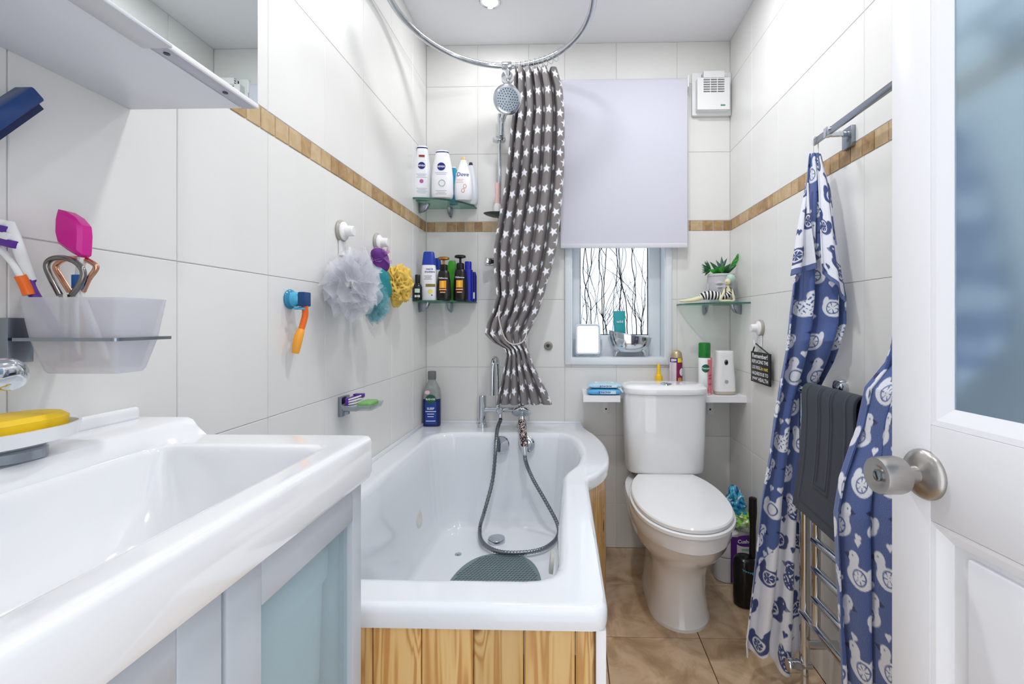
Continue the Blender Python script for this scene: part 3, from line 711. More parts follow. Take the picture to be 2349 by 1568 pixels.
# lower raised panel
part('panel_moulding', bead(ss, DW - ss, .21, zm1, .022, .012), DPAINT, door)
sp, zp = door_s(2206), door_z(2206, 1280)
part('raised_panel', dbox(MB(), (ss + .012, .222, -.024), (DW - ss - .012, zm1 - .012, -.013), .001), DPAINT, door)
part('panel_field', dbox(MB(), (sp, .26, -.016), (DW - sp, zp, -.006), .004), DPAINT, door)
ks = door_s(2122); kz = door_z(2122, 1087)
KC = E0 + dd * ks + Vector((0, 0, kz)); KM = axis_m(KC, dn)
kn = part('knob', MB().lathe([(.0, -.001), (.0335, -.001), (.0335, .003), (.031, .007), (.022, .012), (.012, .015), (.0115, .026), (.018, .032), (.0235, .036), (.025, .042), (.0245, .066), (.0235, .070), (.021, .0705), (.012, .067), (.0085, .0665), (0, .0665)], KM, 40), STEEL, door, label='brushed steel round door knob')
part('lock_turn', MB().lathe([(.0075, .0665), (.0075, .069), (.0065, .0695), (0, .0695)], KM, 20), CHROMED, kn)
part('turn_slot', MB().box((-.001, -.0055, .0694), (.001, .0055, .0702)).xf(KM @ Matrix.Rotation(.4, 4, 'Z')), BLACK, kn)
KM2 = axis_m(KC - dn * TH, -dn)
part('outer_knob', MB().lathe([(0, -.001), (.0335, -.001), (.0335, .003), (.022, .012), (.012, .015), (.0115, .026), (.0235, .036), (.025, .042), (.0245, .056), (0, .057)], KM2, 32), STEEL, door)

# ------------------------------------------------------------------ towel rail and radiator on the right wall
RXo = XR - .062
ra, rbb = P(1866, 326, X=RXo), P(2034, 208, X=RXo); rz = (ra.z + rbb.z) / 2
tr = thing('towel_rail', 'square chrome towel rail on the right wall above the mosaic border', 'towel rail', (XR, 1.1, rz))
RY1 = ra.y; RY0 = RY1 - .62
part('bar', MB().box((RXo - .004, RY0, rz - .009), (RXo + .004, RY1, rz + .009), .001), CHROMED, tr)
by = P(1952, 300, X=XR).y
for yy in (by, RY0 + (RY1 - by)):
    br = part('bracket', MB().box((XR - .012, yy - .022, rz - .045), (XR, yy + .022, rz + .012), .001), CHROMED, tr)
    part('arm', MB().box((RXo, yy - .006, rz - .012), (XR - .008, yy + .006, rz + .002), .001).box((RXo - .008, yy - .010, rz - .013), (RXo + .008, yy + .010, rz + .013), .001), CHROME, br)

rad = thing('towel_radiator', 'chrome ladder towel radiator below the grey mat', 'radiator', (XR - .09, 1.1, 0))
RX = XR - .085
yfar = P(1846, 1300, X=RX).y; ynear = yfar - .48
WARMCH = mat('warm_chrome', (214, 200, 176), .08, metal=1)
RTOP = .905
for yy in (yfar, ynear): part('post', MB().tube([(RX, yy, .10), (RX, yy, RTOP)], .0145, 14), CHROME, rad)
y2 = P(1879, 1300, X=RX + .004).y
part('inner_post', MB().tube([(RX - .004, y2, .245), (RX - .004, y2, RTOP - .02)], .0115, 14), CHROME, rad)
zz = [P(1850, 1408, X=RX).z] + [P(1884, py, X=RX - .01).z for py in (1392, 1322, 1254, 1190)]
zz += [zz[-1] + .07 * k for k in (1, 2, 3)] + [RTOP - .012]
for k, z in enumerate(zz): part('rung', MB().tube([(RX - .006, ynear, z), (RX - .006, (yfar if k in (0, len(zz) - 1) else y2) + .006, z)], .0115, 12), CHROME, rad)
for yy in (yfar - .02, ynear + .02):
    for z in (.16, .62): part('wall_stay', MB().rod((RX, yy, z), (XR, yy, z), .012), CHROME, rad)
part('valve', MB().lathe([(.0, 0), (.017, 0), (.019, .004), (.019, .03), (.015, .036), (.010, .04), (.010, .07)], axis_m((RX - .05, yfar, .085), (1, 0, 0)), 20), CHROME, rad)
part('valve_tail', MB().tube([(RX, yfar, .10), (RX, yfar, .04), (RX, yfar, 0)], .010), CHROME, rad)
part('end_cap', MB().lathe([(.026, 0), (.026, .012), (.022, .02), (.012, .024), (0, .025)], axis_m((XR, P(1935, 890, X=XR).y, P(1935, 890, X=XR).z), (-1, 0, 0)), 24), CHROME, rad)
# ------------------------------------------------------------------ shower ring, curtain, riser
HR = 2.25
far = P(1150, 152, Z=HR); lft = P(899, 10, Z=HR); rgt = P(1364, 10, Z=HR)
rcx, rcy = (lft.x + rgt.x) / 2, lft.y - .02
ra_, rb_ = (rgt.x - lft.x) / 2 - .004, far.y - rcy
ring = thing('curtain_ring_rail', 'oval chrome shower curtain rail over the bath', 'curtain rail', (rcx, rcy, HR))
rpts = [(rcx + ra_ * math.cos(2 * PI * i / 96), rcy + rb_ * math.sin(2 * PI * i / 96), HR) for i in range(96)]
part('hoop', MB().tube(rpts, .0125, 14, closed=True), CHROME, ring)
for a in (-.9, -2.2): part('ceiling_rod', MB().rod((rcx + ra_ * math.cos(a), rcy + rb_ * math.sin(a), HR), (rcx + ra_ * math.cos(a), rcy + rb_ * math.sin(a), ZC - .0005), .007), CHROME, ring)
c = P(1163, 160, Y=far.y)
wb = P(1164, 178, Y=YB)
mb = MB().lathe([(.0165, -.022), (.018, -.018), (.018, .018), (.0165, .022)], axis_m((c.x, rcy + rb_ * math.sqrt(max(0, 1 - ((c.x - rcx) / ra_) ** 2)), HR), (1, 0, 0)), 20)
cl_ = part('wall_clamp', mb, CHROME, ring)
part('clamp_arm', MB().tube(cr([(c.x + .002, far.y, HR - .005), (c.x + .004, far.y + .02, HR - .03), (wb.x, YB - .05, wb.z), (wb.x, YB - .02, wb.z)], 4), .012), CHROME, ring)
part('wall_rose', MB().lathe([(.031, 0), (.031, .008), (.026, .018), (.014, .024), (.012, .03)], axis_m((wb.x, YB - .0006, wb.z), (0, -1, 0)), 24), CHROME, ring)

# curtain: a pleated sheet gathered and knotted near the bottom
CURT_Y = far.y - .030
LS = [(152, 1181), (200, 1180), (250, 1181), (300, 1174), (380, 1166), (450, 1157), (520, 1144), (570, 1136), (620, 1136), (680, 1142), (715, 1132), (740, 1122), (765, 1119), (785, 1136), (800, 1160), (815, 1163), (840, 1158), (870, 1152), (900, 1145), (926, 1140)]
RS = [(152, 1276), (200, 1290), (250, 1294), (300, 1295), (380, 1294), (450, 1290), (520, 1283), (570, 1276), (620, 1264), (680, 1246), (715, 1235), (740, 1224), (765, 1211), (785, 1206), (800, 1210), (815, 1216), (840, 1225), (870, 1240), (900, 1256), (926, 1266)]
def interp(tab, y): return np.interp(y, [t[0] for t in tab], [t[1] for t in tab])
def star_mask(s, t, pitch_s, pitch_t, R0, aa, jit=1):
    """1 inside five-pointed stars on a staggered lattice; s,t arrays in metres"""
    best = np.zeros_like(s)
    row = np.floor(t / pitch_t)
    for dr in (-1, 0, 1):
        r = row + dr; off = np.where((np.mod(r, 2) > .5) & (pitch_s < 1), .5, 0.)
        for dc in (0, 1):
            c_ = np.floor(s / pitch_s - off) + dc
            cs = (c_ + off) * pitch_s; ct = (r + .5) * pitch_t
            h = np.mod(np.sin(c_ * 12.9898 + r * 78.233) * 43758.5453, 1.0)
            x, y = s - cs, t - ct
            ang = np.arctan2(y, x) + h * 6.28; rad = np.hypot(x, y)
            k = 2 * PI / 5; a = np.mod(ang, k) - k / 2; a = np.abs(a)
            # edge from outer point (angle k/2 from inner notch at 0)
            ro, ri = R0, R0 * .42
            p0 = np.array([ri, 0.]); p1 = np.array([ro * math.cos(k / 2), ro * math.sin(k / 2)])
            d = p1 - p0; X, Y_ = rad * np.cos(a), rad * np.sin(a)
            side = d[0] * (Y_ - p0[1]) - d[1] * (X - p0[0]); dist = side / math.hypot(*d)
            best = np.maximum(best, np.clip(.5 + dist / aa, 0, 1))
    return best
def sheet(name, PTS, COLS, m, parent, sub=1):
    """PTS (rows,cols,3) array in world coordinates, COLS (rows,cols,3) linear colours"""
    nr, nc = PTS.shape[:2]; M = np.array(WM[parent.name].inverted())
    V = PTS.reshape(-1, 3) @ M[:3, :3].T + M[:3, 3]
    i = np.arange(nr * nc).reshape(nr, nc)
    F = np.stack([i[:-1, :-1], i[:-1, 1:], i[1:, 1:], i[1:, :-1]], -1).reshape(-1, 4)
    me = bpy.data.meshes.new(name); me.vertices.add(len(V)); me.vertices.foreach_set('co', V.astype(np.float32).ravel())
    me.loops.add(F.size); me.loops.foreach_set('vertex_index', F.astype(np.int32).ravel())
    me.polygons.add(len(F)); me.polygons.foreach_set('loop_start', np.arange(0, F.size, 4, dtype=np.int32)); me.polygons.foreach_set('loop_total', np.full(len(F), 4, dtype=np.int32))
    me.update(calc_edges=True); me.polygons.foreach_set('use_smooth', np.ones(len(F), dtype=bool))
    at = me.color_attributes.new('Col', 'FLOAT_COLOR', 'POINT'); at.data.foreach_set('color', np.concatenate([COLS.reshape(-1, 3), np.ones((len(V), 1))], 1).astype(np.float32).ravel())
    me.materials.append(m); o = link(bpy.data.objects.new(name, me)); o.parent = parent; WM[o.name] = WM[parent.name]
    sm = o.modifiers.new('thick', 'SOLIDIFY'); sm.thickness = .0012 * sub; sm.offset = 0
    return o
def pleated(ypx, LSt, RSt, y0, npl, amp, nc, ph=0.0, fan=None, skew=.55):
    """sheet between two silhouettes; returns points, arc-length s, length t"""
    nr = len(ypx); u = np.linspace(0, 1, nc)[None, :]; yy = ypx[:, None]
    xl = interp(LSt, ypx)[:, None]; xr = interp(RSt, ypx)[:, None]
    a = amp(ypx)[:, None] if callable(amp) else amp
    g = u * (1.22 - .22 * u)
    w_ = 2 * PI * npl * g + ph + .12 * np.sin(yy / 130.0 + u * 9)
    ux = u + skew * (np.sin(w_) - math.sin(ph)) / (2 * PI * npl); ux = (ux - ux[:, :1]) / (ux[:, -1:] - ux[:, :1])
    px = xl + (xr - xl) * np.clip(ux, 0, 1)
    dep = y0(ypx)[:, None] if callable(y0) else y0
    Yw = dep - a * (np.tanh(1.8 * np.cos(w_)) / .947 * (.8 + .2 * np.sin(u * 17 + 1.3)))
    # pixel -> world at the sheet's mean depth
    A = (px - CX) / FPX; B = (CY - yy) / FPX
    dx = -math.sin(YAW) + A * math.cos(YAW); dy = math.cos(YAW) + A * math.sin(YAW)
    t = dep / dy; X = dx * t; Z = B * t + CAMH + 0 * u
    return np.stack([X, Yw + 0 * X, Z], -1)
nr, nc = 560, 520
NPL, PH = 5.2, .4
ypx = np.linspace(157, 927, nr)
amp = lambda y: np.interp(y, [150, 300, 600, 740, 790, 830, 930], [.026, .036, .036, .028, .010, .016, .022])
dep = lambda y: np.interp(y, [150, 300, 740, 790, 930], [CURT_Y, CURT_Y, CURT_Y - .01, CURT_Y - .015, CURT_Y - .02])
PT_ = pleated(ypx, LS, RS, dep, NPL, amp, nc, ph=PH, skew=.62)
# knot: the left half bulges forward in a loop just above the tie
kb = np.exp(-((ypx[:, None] - 765) / 28.0) ** 2) * np.clip(1 - np.linspace(0, 1, nc)[None, :] * 2.6, 0, 1)
PT_[..., 1] -= .05 * kb
seg = np.linalg.norm(np.diff(PT_[200], axis=0), axis=1); s_ = np.concatenate([[0], np.cumsum(seg)]); 
u_ = np.linspace(0, 1, nc); q_ = (2 * PI * NPL * u_ * (1.22 - .22 * u_) + PH) / (2 * PI)      # pleat phase: whole numbers are the crests
cr_ = [np.interp(k, q_, s_) for k in range(0, 8) if q_[0] <= k <= q_[-1]]; print('crests', cr_)
S = np.broadcast_to(s_[None, :], (nr, nc)); T = (ypx - 150)[:, None] / 500.0 + 0 * S
# one column of stars on each crest and one in each valley, alternating in height
colx = []
for k in np.arange(0, 8, .5):
    if q_[0] - .3 <= k <= q_[-1] + .3: colx.append((np.interp(k, q_, s_), k))
colx.append((s_[-1] - .012, 7.5))
mk = np.zeros_like(S)
for sx0, k in colx:
    sel = np.abs(S - sx0) < .03
    sh_ = 0 if k == int(k) else .045
    mk = np.maximum(mk, np.where(sel, star_mask(S - sx0, T + sh_ + .013 * math.sin(k * 5), 10.0, .09, .021, .0022), 0))
base = np.array(rgb(126, 121, 122)[:3]); st = np.array(rgb(238, 238, 244)[:3])
C = base + (st - base) * mk[..., None]
CURT = mat('star_print_fabric', attr='Col', rough=.75, sheen=.1)
cur = thing('shower_curtain', 'grey shower curtain printed with white stars, knotted near its hem', 'curtain', (P(1200, 926, Y=CURT_Y).x, CURT_Y, P(1200, 926, Y=CURT_Y).z))
sheet('fabric', PT_, C, CURT, cur)
# rings along the hoop
for i in range(9):
    px = 1183 + i * 11.5; a = P(px, 150, Y=far.y); x = a.x; yv = rcy + rb_ * math.sqrt(max(0, 1 - ((x - rcx) / ra_) ** 2))
    gx, gy = (x - rcx) / ra_ ** 2, (yv - rcy) / rb_ ** 2; gl = math.hypot(gx, gy); tn, nn = -gx / gl, gy / gl
    part('hook_ring', MB().tube([(x - tn * .020 * math.cos(b), yv + nn * .020 * math.cos(b), HR - .006 + .022 * math.sin(b)) for b in [2 * PI * k / 18 for k in range(18)]], .0014, 6, closed=True), mat('clear_ring', (225, 230, 232), .15, trans=.5), cur)
# cord that ties the knot
k0 = [P(px, py, Y=yv) for px, py, yv in ((1146, 700, CURT_Y - .045), (1144, 725, CURT_Y - .06), (1150, 755, CURT_Y - .065), (1160, 778, CURT_Y - .06), (1175, 789, CURT_Y - .05), (1195, 786, CURT_Y - .045), (1206, 772, CURT_Y - .03), (1209, 752, CURT_Y + .01))]
part('tie_cord', MB().tube(cr(k0, 5), .0028, 8), mat('silver_cord', (206, 200, 194), .4), cur)

# shower riser: rail, slider, head, soap plate
rs = thing('shower_riser', 'chrome shower riser rail with round shower head beside the curtain', 'shower', (P(1146, 600, Y=YB).x, YB, P(1146, 600, Y=YB).z))
RY = YB - .065
xr_ = P(1146, 400, Y=RY).x
ztop = P(1146, 262, Y=RY).z; zbot = P(1146, 612, Y=RY).z
part('rail', MB().tube([(xr_, RY, zbot), (xr_, RY, ztop)], .0095, 14), CHROME, rs)
part('slider', MB().lathe([(.016, -.011), (.024, -.009), (.026, 0), (.024, .009), (.016, .011)], Matrix.Translation((xr_ - .002, RY - .003, P(1146, 321, Y=RY).z)) @ Matrix.Scale(1.25, 4, (1, 0, 0)), 24), CHROME, rs)
part('neck', MB().tube(cr([P(1151, 312, Y=RY - .01), P(1152, 280, Y=RY - .012), P(1157, 262, Y=RY - .05), P(1163, 240, Y=2.0)], 5), [.010] * 6 + [.013] * 6 + [.014] * 4, 14), CHROME, rs)
hc = P(1164, 228, Y=1.965); HM = axis_m(hc, (.25, -1, -.40))
hd = part('shower_head', MB().lathe([(0, -.034), (.018, -.032), (.040, -.020), (.057, -.006), (.061, .002), (.059, .008), (.054, .010), (0, .010)], HM, 36), CHROME, rs)
part('spray_plate', MB().lathe([(.048, .0095), (.047, .012), (0, .0125)], HM, 32), CHROMED, hd)
mb = MB()
for r, n in ((.012, 6), (.022, 12), (.032, 18), (.041, 24)):
    for k in range(n): mb.lathe([(.0026, .012), (.0020, .0150)], HM @ Matrix.Translation((r * math.cos(2 * PI * k / n), r * math.sin(2 * PI * k / n), 0)), 6)
part('nozzles', mb, mat('dark_rubber', (38, 42, 46), .5), hd)
zs = P(1130, 491, Y=RY - .02).z
part('soap_plate', MB().loft([[(xr_ - .012 + x, RY - .012 + y, zs + z) for x, y in sellipse(a, b, 2.2, 36)] for a, b, z in ((.02, .02, -.012), (.05, .04, -.003), (.062, .05, .004), (.06, .048, .004), (.045, .035, .001))]), mat('smoked_plastic', (66, 72, 74), .2), rs)
lb_ = P(1113, 600, Y=RY - .01)
part('wall_bracket', MB().lathe([(.0, 0), (.0185, 0), (.020, .004), (.020, .040), (.017, .045)], axis_m((lb_.x, lb_.y, lb_.z), (1, .35, 0)), 22).rod((xr_, RY, lb_.z), (xr_, YB - .0006, lb_.z), .010), CHROME, rs)
part('top_mount', MB().rod((xr_, RY, ztop - .02), (xr_, YB - .0006, ztop - .02), .010), CHROME, rs)
# pink razor on the soap plate
pk = P(1141, 480, Y=RY - .035)
rz_ = thing('pink_razor', 'pale pink and white razor standing on the shower soap plate', 'razor', (pk.x, pk.y, zs + .004))
part('handle', MB().tube([(pk.x, pk.y, zs + .045), (pk.x, pk.y, zs + .08), (pk.x, pk.y, zs + .14)], [.013, .010, .011], 12), mat('pale_pink', (244, 200, 200), .4), rz_)
part('cap', MB().tube([(pk.x, pk.y, zs + .0045), (pk.x, pk.y, zs + .03), (pk.x, pk.y, zs + .046)], [.019, .018, .012], 14), PLAST, rz_)

# bath mixer, spout, handset and hose
mx_ = thing('bath_mixer', 'chrome bath shower mixer standing on the bath rim', 'tap', (P(1150, 960, Y=2.17).x, 2.17, RZ))
YM = 2.165
xl_, xr2 = P(1107, 940, Y=YM).x, P(1196, 940, Y=YM).x
zb_ = P(1150, 939, Y=YM).z
for x, zt in ((xl_, P(1107, 907, Y=YM).z), (xr2, P(1107, 907, Y=YM).z)):
    part('pillar', MB().lathe([(.022, 0), (.022, .018), (.019, .022), (.0165, .022), (.0165, zt - RZ - .002), (.0145, zt - RZ), (0, zt - RZ)], Matrix.Translation((x, YM, RZ + .0005)), 22), CHROME, mx_)
part('bar', MB().rod((xl_, YM, zb_), (xr2, YM, zb_), .0125, 16), CHROME, mx_)
dv = P(1147, 940, Y=YM - .02)
part('diverter', MB().lathe([(.015, 0), (.015, .032), (.012, .036), (0, .037)], axis_m((dv.x, YM - .012, dv.z), (0, -1, 0)), 20).tube([(dv.x, YM - .018, dv.z - .006), (dv.x + .002, YM - .02, dv.z - .035)], .010, 12), CHROME, mx_)
sx_ = P(1139, 860, Y=YM).x; zt_ = P(1139, 822, Y=YM - .05).z
part('swan_neck', MB().tube(cr([(sx_ + .006, YM, zb_), (sx_ + .006, YM, zb_ + .10), (sx_ + .004, YM - .006, zt_ - .035), (sx_ + .003, YM - .03, zt_ - .006), (sx_ + .002, YM - .06, zt_), (sx_, YM - .09, zt_ - .012), (sx_ - .001, YM - .105, zt_ - .05), (sx_ - .002, YM - .105, P(1138, 906, Y=YM - .105).z)], 6), .0115, 16), CHROME, mx_)
hs = thing('shower_handset', 'chrome shower handset with patterned grip and hose on the bath mixer', 'shower handset', (xr2, YM - .06, RZ))
hp = P(1196, 944, Y=2.06); he = P(1204, 1042, Y=1.955)
ax = (he - hp).normalized()
part('cradle', MB().rod((xr2, YM - .014, zb_ + .006), (hp.x, hp.y + .044, hp.z + .026), .010, 14), CHROME, mx_)
part('head', MB().lathe([(0, -.022), (.016, -.021), (.034, -.013), (.043, .0), (.043, .006), (.039, .009), (0, .010)], axis_m(hp, (.02, -.5, -.72)), 30), CHROME, hs)
part('spray_face', MB().lathe([(.036, .0095), (.033, .012), (.008, .012), (.006, .0135), (0, .0135)], axis_m(hp, (.02, -.5, -.72)), 26), mat('pale_chrome', (190, 194, 198), .3, metal=.7), hs)
g0 = hp + ax * .045
part('collar', MB().tube([hp + ax * .012 + Vector((0, .008, 0)), g0], [.018, .017], 16), CHROME, hs)
GR_ = mat('patterned_grip', (30, 20, 22), .35)
def m_grip():
    N = GR_.node_tree.nodes; L = GR_.node_tree.links; tc = N.new('ShaderNodeTexCoord'); n = N.new('ShaderNodeTexNoise'); n.inputs['Scale'].default_value = 48; n.inputs['Detail'].default_value = 1; n.inputs['Distortion'].default_value = 3
    L.new(tc.outputs['Object'], n.inputs['Vector']); r = ramp(N, [(.0, (24, 18, 20)), (.52, (30, 18, 20)), (.56, (232, 214, 206)), (.62, (228, 210, 200)), (.66, (110, 40, 36)), (1, (24, 18, 20))]); L.new(n.outputs['Fac'], r.inputs[0]); L.new(r.outputs[0], N['Principled BSDF'].inputs['Base Color'])
m_grip()
part('grip', MB().tube([g0, g0 + ax * .06, g0 + ax * .118], [.0165, .0165, .0145], 18), GR_, hs, label='black grip with white and red squiggles')
part('hose_nut', MB().tube([g0 + ax * .118, g0 + ax * .128, g0 + ax * .155], [.014, .013, .009], 16), CHROME, hs)
end = g0 + ax * .15
dq = P(1147, 962, Y=YM - .03)
hpath = [Vector((dv.x + .002, YM - .0205, dv.z - .0400)), Vector((dv.x + .002, YM - .0215, dv.z - .0490)), P(1144, 973, Y=2.10), P(1140, 990, Y=2.04), P(1137, 1030, Y=1.968), P(1130, 1100, Y=1.965), P(1112, 1170, Y=1.925)]
hpath += [P(1101, 1210, Z=.228), P(1107, 1243, Z=.220), P(1142, 1264, Z=.218), P(1200, 1267, Z=.218), P(1250, 1256, Z=.219), P(1279, 1230, Z=.222)]
hpath += [P(1278, 1200, Y=1.915), P(1252, 1150, Y=1.945), P(1226, 1105, Y=1.965), P(1212, 1075, Y=1.972), end + ax * .02, end]
hp2 = cr(hpath, 24)
rr = [.0078 + .0012 * math.sin(i * 2.2) for i in range(len(hp2))]
part('hose', MB().tube(hp2, rr, 10), mat('steel_hose', (132, 136, 140), .28, metal=1), hs, sharp=80, label='ribbed steel hose looping down into the bathtub')

# small pipe stub on the end wall
pc = P(1258, 793, Y=YB)
so = thing('pipe_stub', 'small round grey pipe stub on the tiles left of the window', 'pipe', (pc.x, YB, pc.z))
part('collar', MB().lathe([(.021, 0), (.021, .006), (.016, .010), (.012, .012), (.010, .006), (0, .006)], axis_m((pc.x, YB - .0006, pc.z), (0, -1, 0)), 24), mat('grey_plastic', (150, 146, 140), .4), so)
part('hole', MB().lathe([(.007, .0061), (.007, .0075), (0, .0075)], axis_m((pc.x - .002, YB - .0006, pc.z), (0, -1, 0)), 14), BLACK, so)

# ------------------------------------------------------------------ roller blind and extractor fan
yb_ = YB - .055
a = P(1286, 182, Y=yb_); b = P(1577, 568, Y=yb_)
BLIND = mat('pale_lilac_blind_fabric', (206, 206, 218), .8)
bl = thing('roller_blind', 'pale lilac grey roller blind pulled over the upper window', 'blind', ((a.x + b.x) / 2, YB, b.z))
part('fabric', MB().box((a.x, yb_ - .0006, b.z + .012), (b.x, yb_ + .0006, a.z - .012)), BLIND, bl)
part('hem_bar', MB().box((a.x, yb_ - .003, b.z), (b.x, yb_ + .003, b.z + .022), .0025), mat('pale_hem', (216, 217, 224), .6), bl)
part('roller', MB().rod((a.x - .004, YB - .033, a.z - .016), (b.x + .004, YB - .033, a.z - .016), .022, 20), BLIND, bl)
for x in (a.x - .006, b.x + .001): part('end_bracket', MB().box((x, YB - .06, a.z - .045), (x + .005, YB - .0006, a.z + .012), .001), PLAST, bl)
cxp = b.x + .012
part('pull_cord', MB().tube([(cxp, YB - .02, a.z - .03), (cxp, YB - .02, P(1578, 600, Y=YB).z)], .0018, 6), PLAST, bl)
fa, fb = P(1585, 172, Y=YB), P(1679, 268, Y=YB)
fan = thing('extractor_fan', 'square white extractor fan with slatted grille near the ceiling', 'fan', ((fa.x + fb.x) / 2, YB, fb.z))
fx1 = min(fb.x, XR - .001)
part('back_plate', MB().box((fa.x, YB - .02, fb.z), (fx1, YB - .0006, fa.z), .004), PLAST, fan)
ga, gb = P(1600, 178, Y=YB - .055), P(1674, 250, Y=YB - .055)
mb = MB(); yf_ = YB - .055; gx0_, gx1_, gz0_, gz1_ = ga.x, gb.x, gb.z, ga.z
hx0, hx1, hz0, hz1 = P(1614, 0, Y=yf_).x, P(1662, 0, Y=yf_).x, P(0, 233, Y=yf_).z, P(0, 186, Y=yf_).z
for p, q in (((gx0_, gz0_), (hx0, gz1_)), ((hx1, gz0_), (gx1_, gz1_)), ((hx0, gz0_), (hx1, hz0)), ((hx0, hz1), (hx1, gz1_))): mb.box((p[0], yf_, p[1]), (q[0], YB - .02, q[1]))
mb.smooth = False
cv = part('cover', mb, PLAST, fan)
part('dark_core', MB().box((hx0, YB - .03, hz0), (hx1, YB - .021, hz1)), mat('fan_dark', (52, 44, 36), .7), cv)
for k in range(10):
    z = hz0 + (hz1 - hz0) * k / 9; part('slat', MB().box((hx0, yf_ + .001, z - .0022), (hx1, yf_ + .014, z + .0022)), PLAST, cv)
for f in (1 / 3, 2 / 3): part('slat_divider', MB().box((hx0 + (hx1 - hx0) * f - .0016, yf_ + .0005, hz0), (hx0 + (hx1 - hx0) * f + .0016, yf_ + .012, hz1)), PLAST, cv)
lg = P(1655, 241, Y=yf_)
part('logo', patch_mb(disc_pts(.0042), frame((lg.x, yf_, lg.z), (1, 0, 0), (0, 0, 1))).merge(patch_mb((.014, .007), frame((lg.x + .011, yf_, lg.z), (1, 0, 0), (0, 0, 1)))), mat('logo_green', (70, 140, 125), .5), cv)
# ------------------------------------------------------------------ corner shelves and bottles
def corner_shelf(label, side, z, yw_, xb_):
    """glass shelf in the left or right back corner: yw_ = where it ends on the side wall, xb_ = where it ends on the end wall"""
    xc = XL + .0008 if side < 0 else XR - .0008; yc = YB - .0008
    a, b = abs(xb_ - xc), yc - yw_; sg_ = 1 if side < 0 else -1
    pts = [(xc, yc)] + [(xc + sg_ * a * math.sin(t), yc - b * math.cos(t)) for t in [PI / 2 * i / 20 for i in range(21)]]
    if side > 0: pts.reverse()
    t = thing('corner_shelf', label, 'shelf', (xc, yc, z - .05), group='glass corner shelves')
    part('glass', MB().prism(pts, z - .007, z), SHELFGLASS, t)
    edge = [p for p in pts if p != (xc, yc)]
    part('polished_edge', MB().tube([(p[0], p[1], z - .0035) for p in edge], .0036, 6), EDGEGLASS, t)
    for c, n in (((xc, yw_ + b * .42, 0), (sg_, 0, 0)), ((xc + sg_ * a * .5, yc, 0), (0, -1, 0))):
        M = frame((c[0], c[1], z - .0075), (n[1], -n[0], 0), n)   # local y into the room, z up or down
        if M[2][2] < 0: M = frame((c[0], c[1], z - .0075), (-n[1], n[0], 0), n)
        rings = []
        for q in range(9):
            f = q / 8; L_ = .052 * (1 - f ** 2) ** .5 if f < 1 else .0; w2 = .012 * (1 - f ** 2.5) ** .5 if f < 1 else 0
            L_ = max(L_, .004); w2 = max(w2, .002)
            rings.append([M @ Vector((x, y + L_ / 2 + .0, -f * .045)) for x, y in sellipse(w2, L_ / 2, 3, 16)])
        part('support', MB().loft(rings), CHROMED, t)
    return t
UZ = P(947, 452, X=XL).z; LZs = P(947, 688, X=XL).z; RZs = P(1722, 692, X=XR).z
corner_shelf('curved glass corner shelf holding white lotion bottles', -1, UZ, P(947, 452, X=XL).y, P(1093, 470, Y=YB).x)
corner_shelf('curved glass corner shelf holding shampoo and black pump bottles', -1, LZs, P(947, 688, X=XL).y, P(1093, 692, Y=YB).x)
corner_shelf('curved glass corner shelf holding the planter right of the window', 1, RZs, P(1722, 692, X=XR).y, P(1553, 692, Y=YB).x)

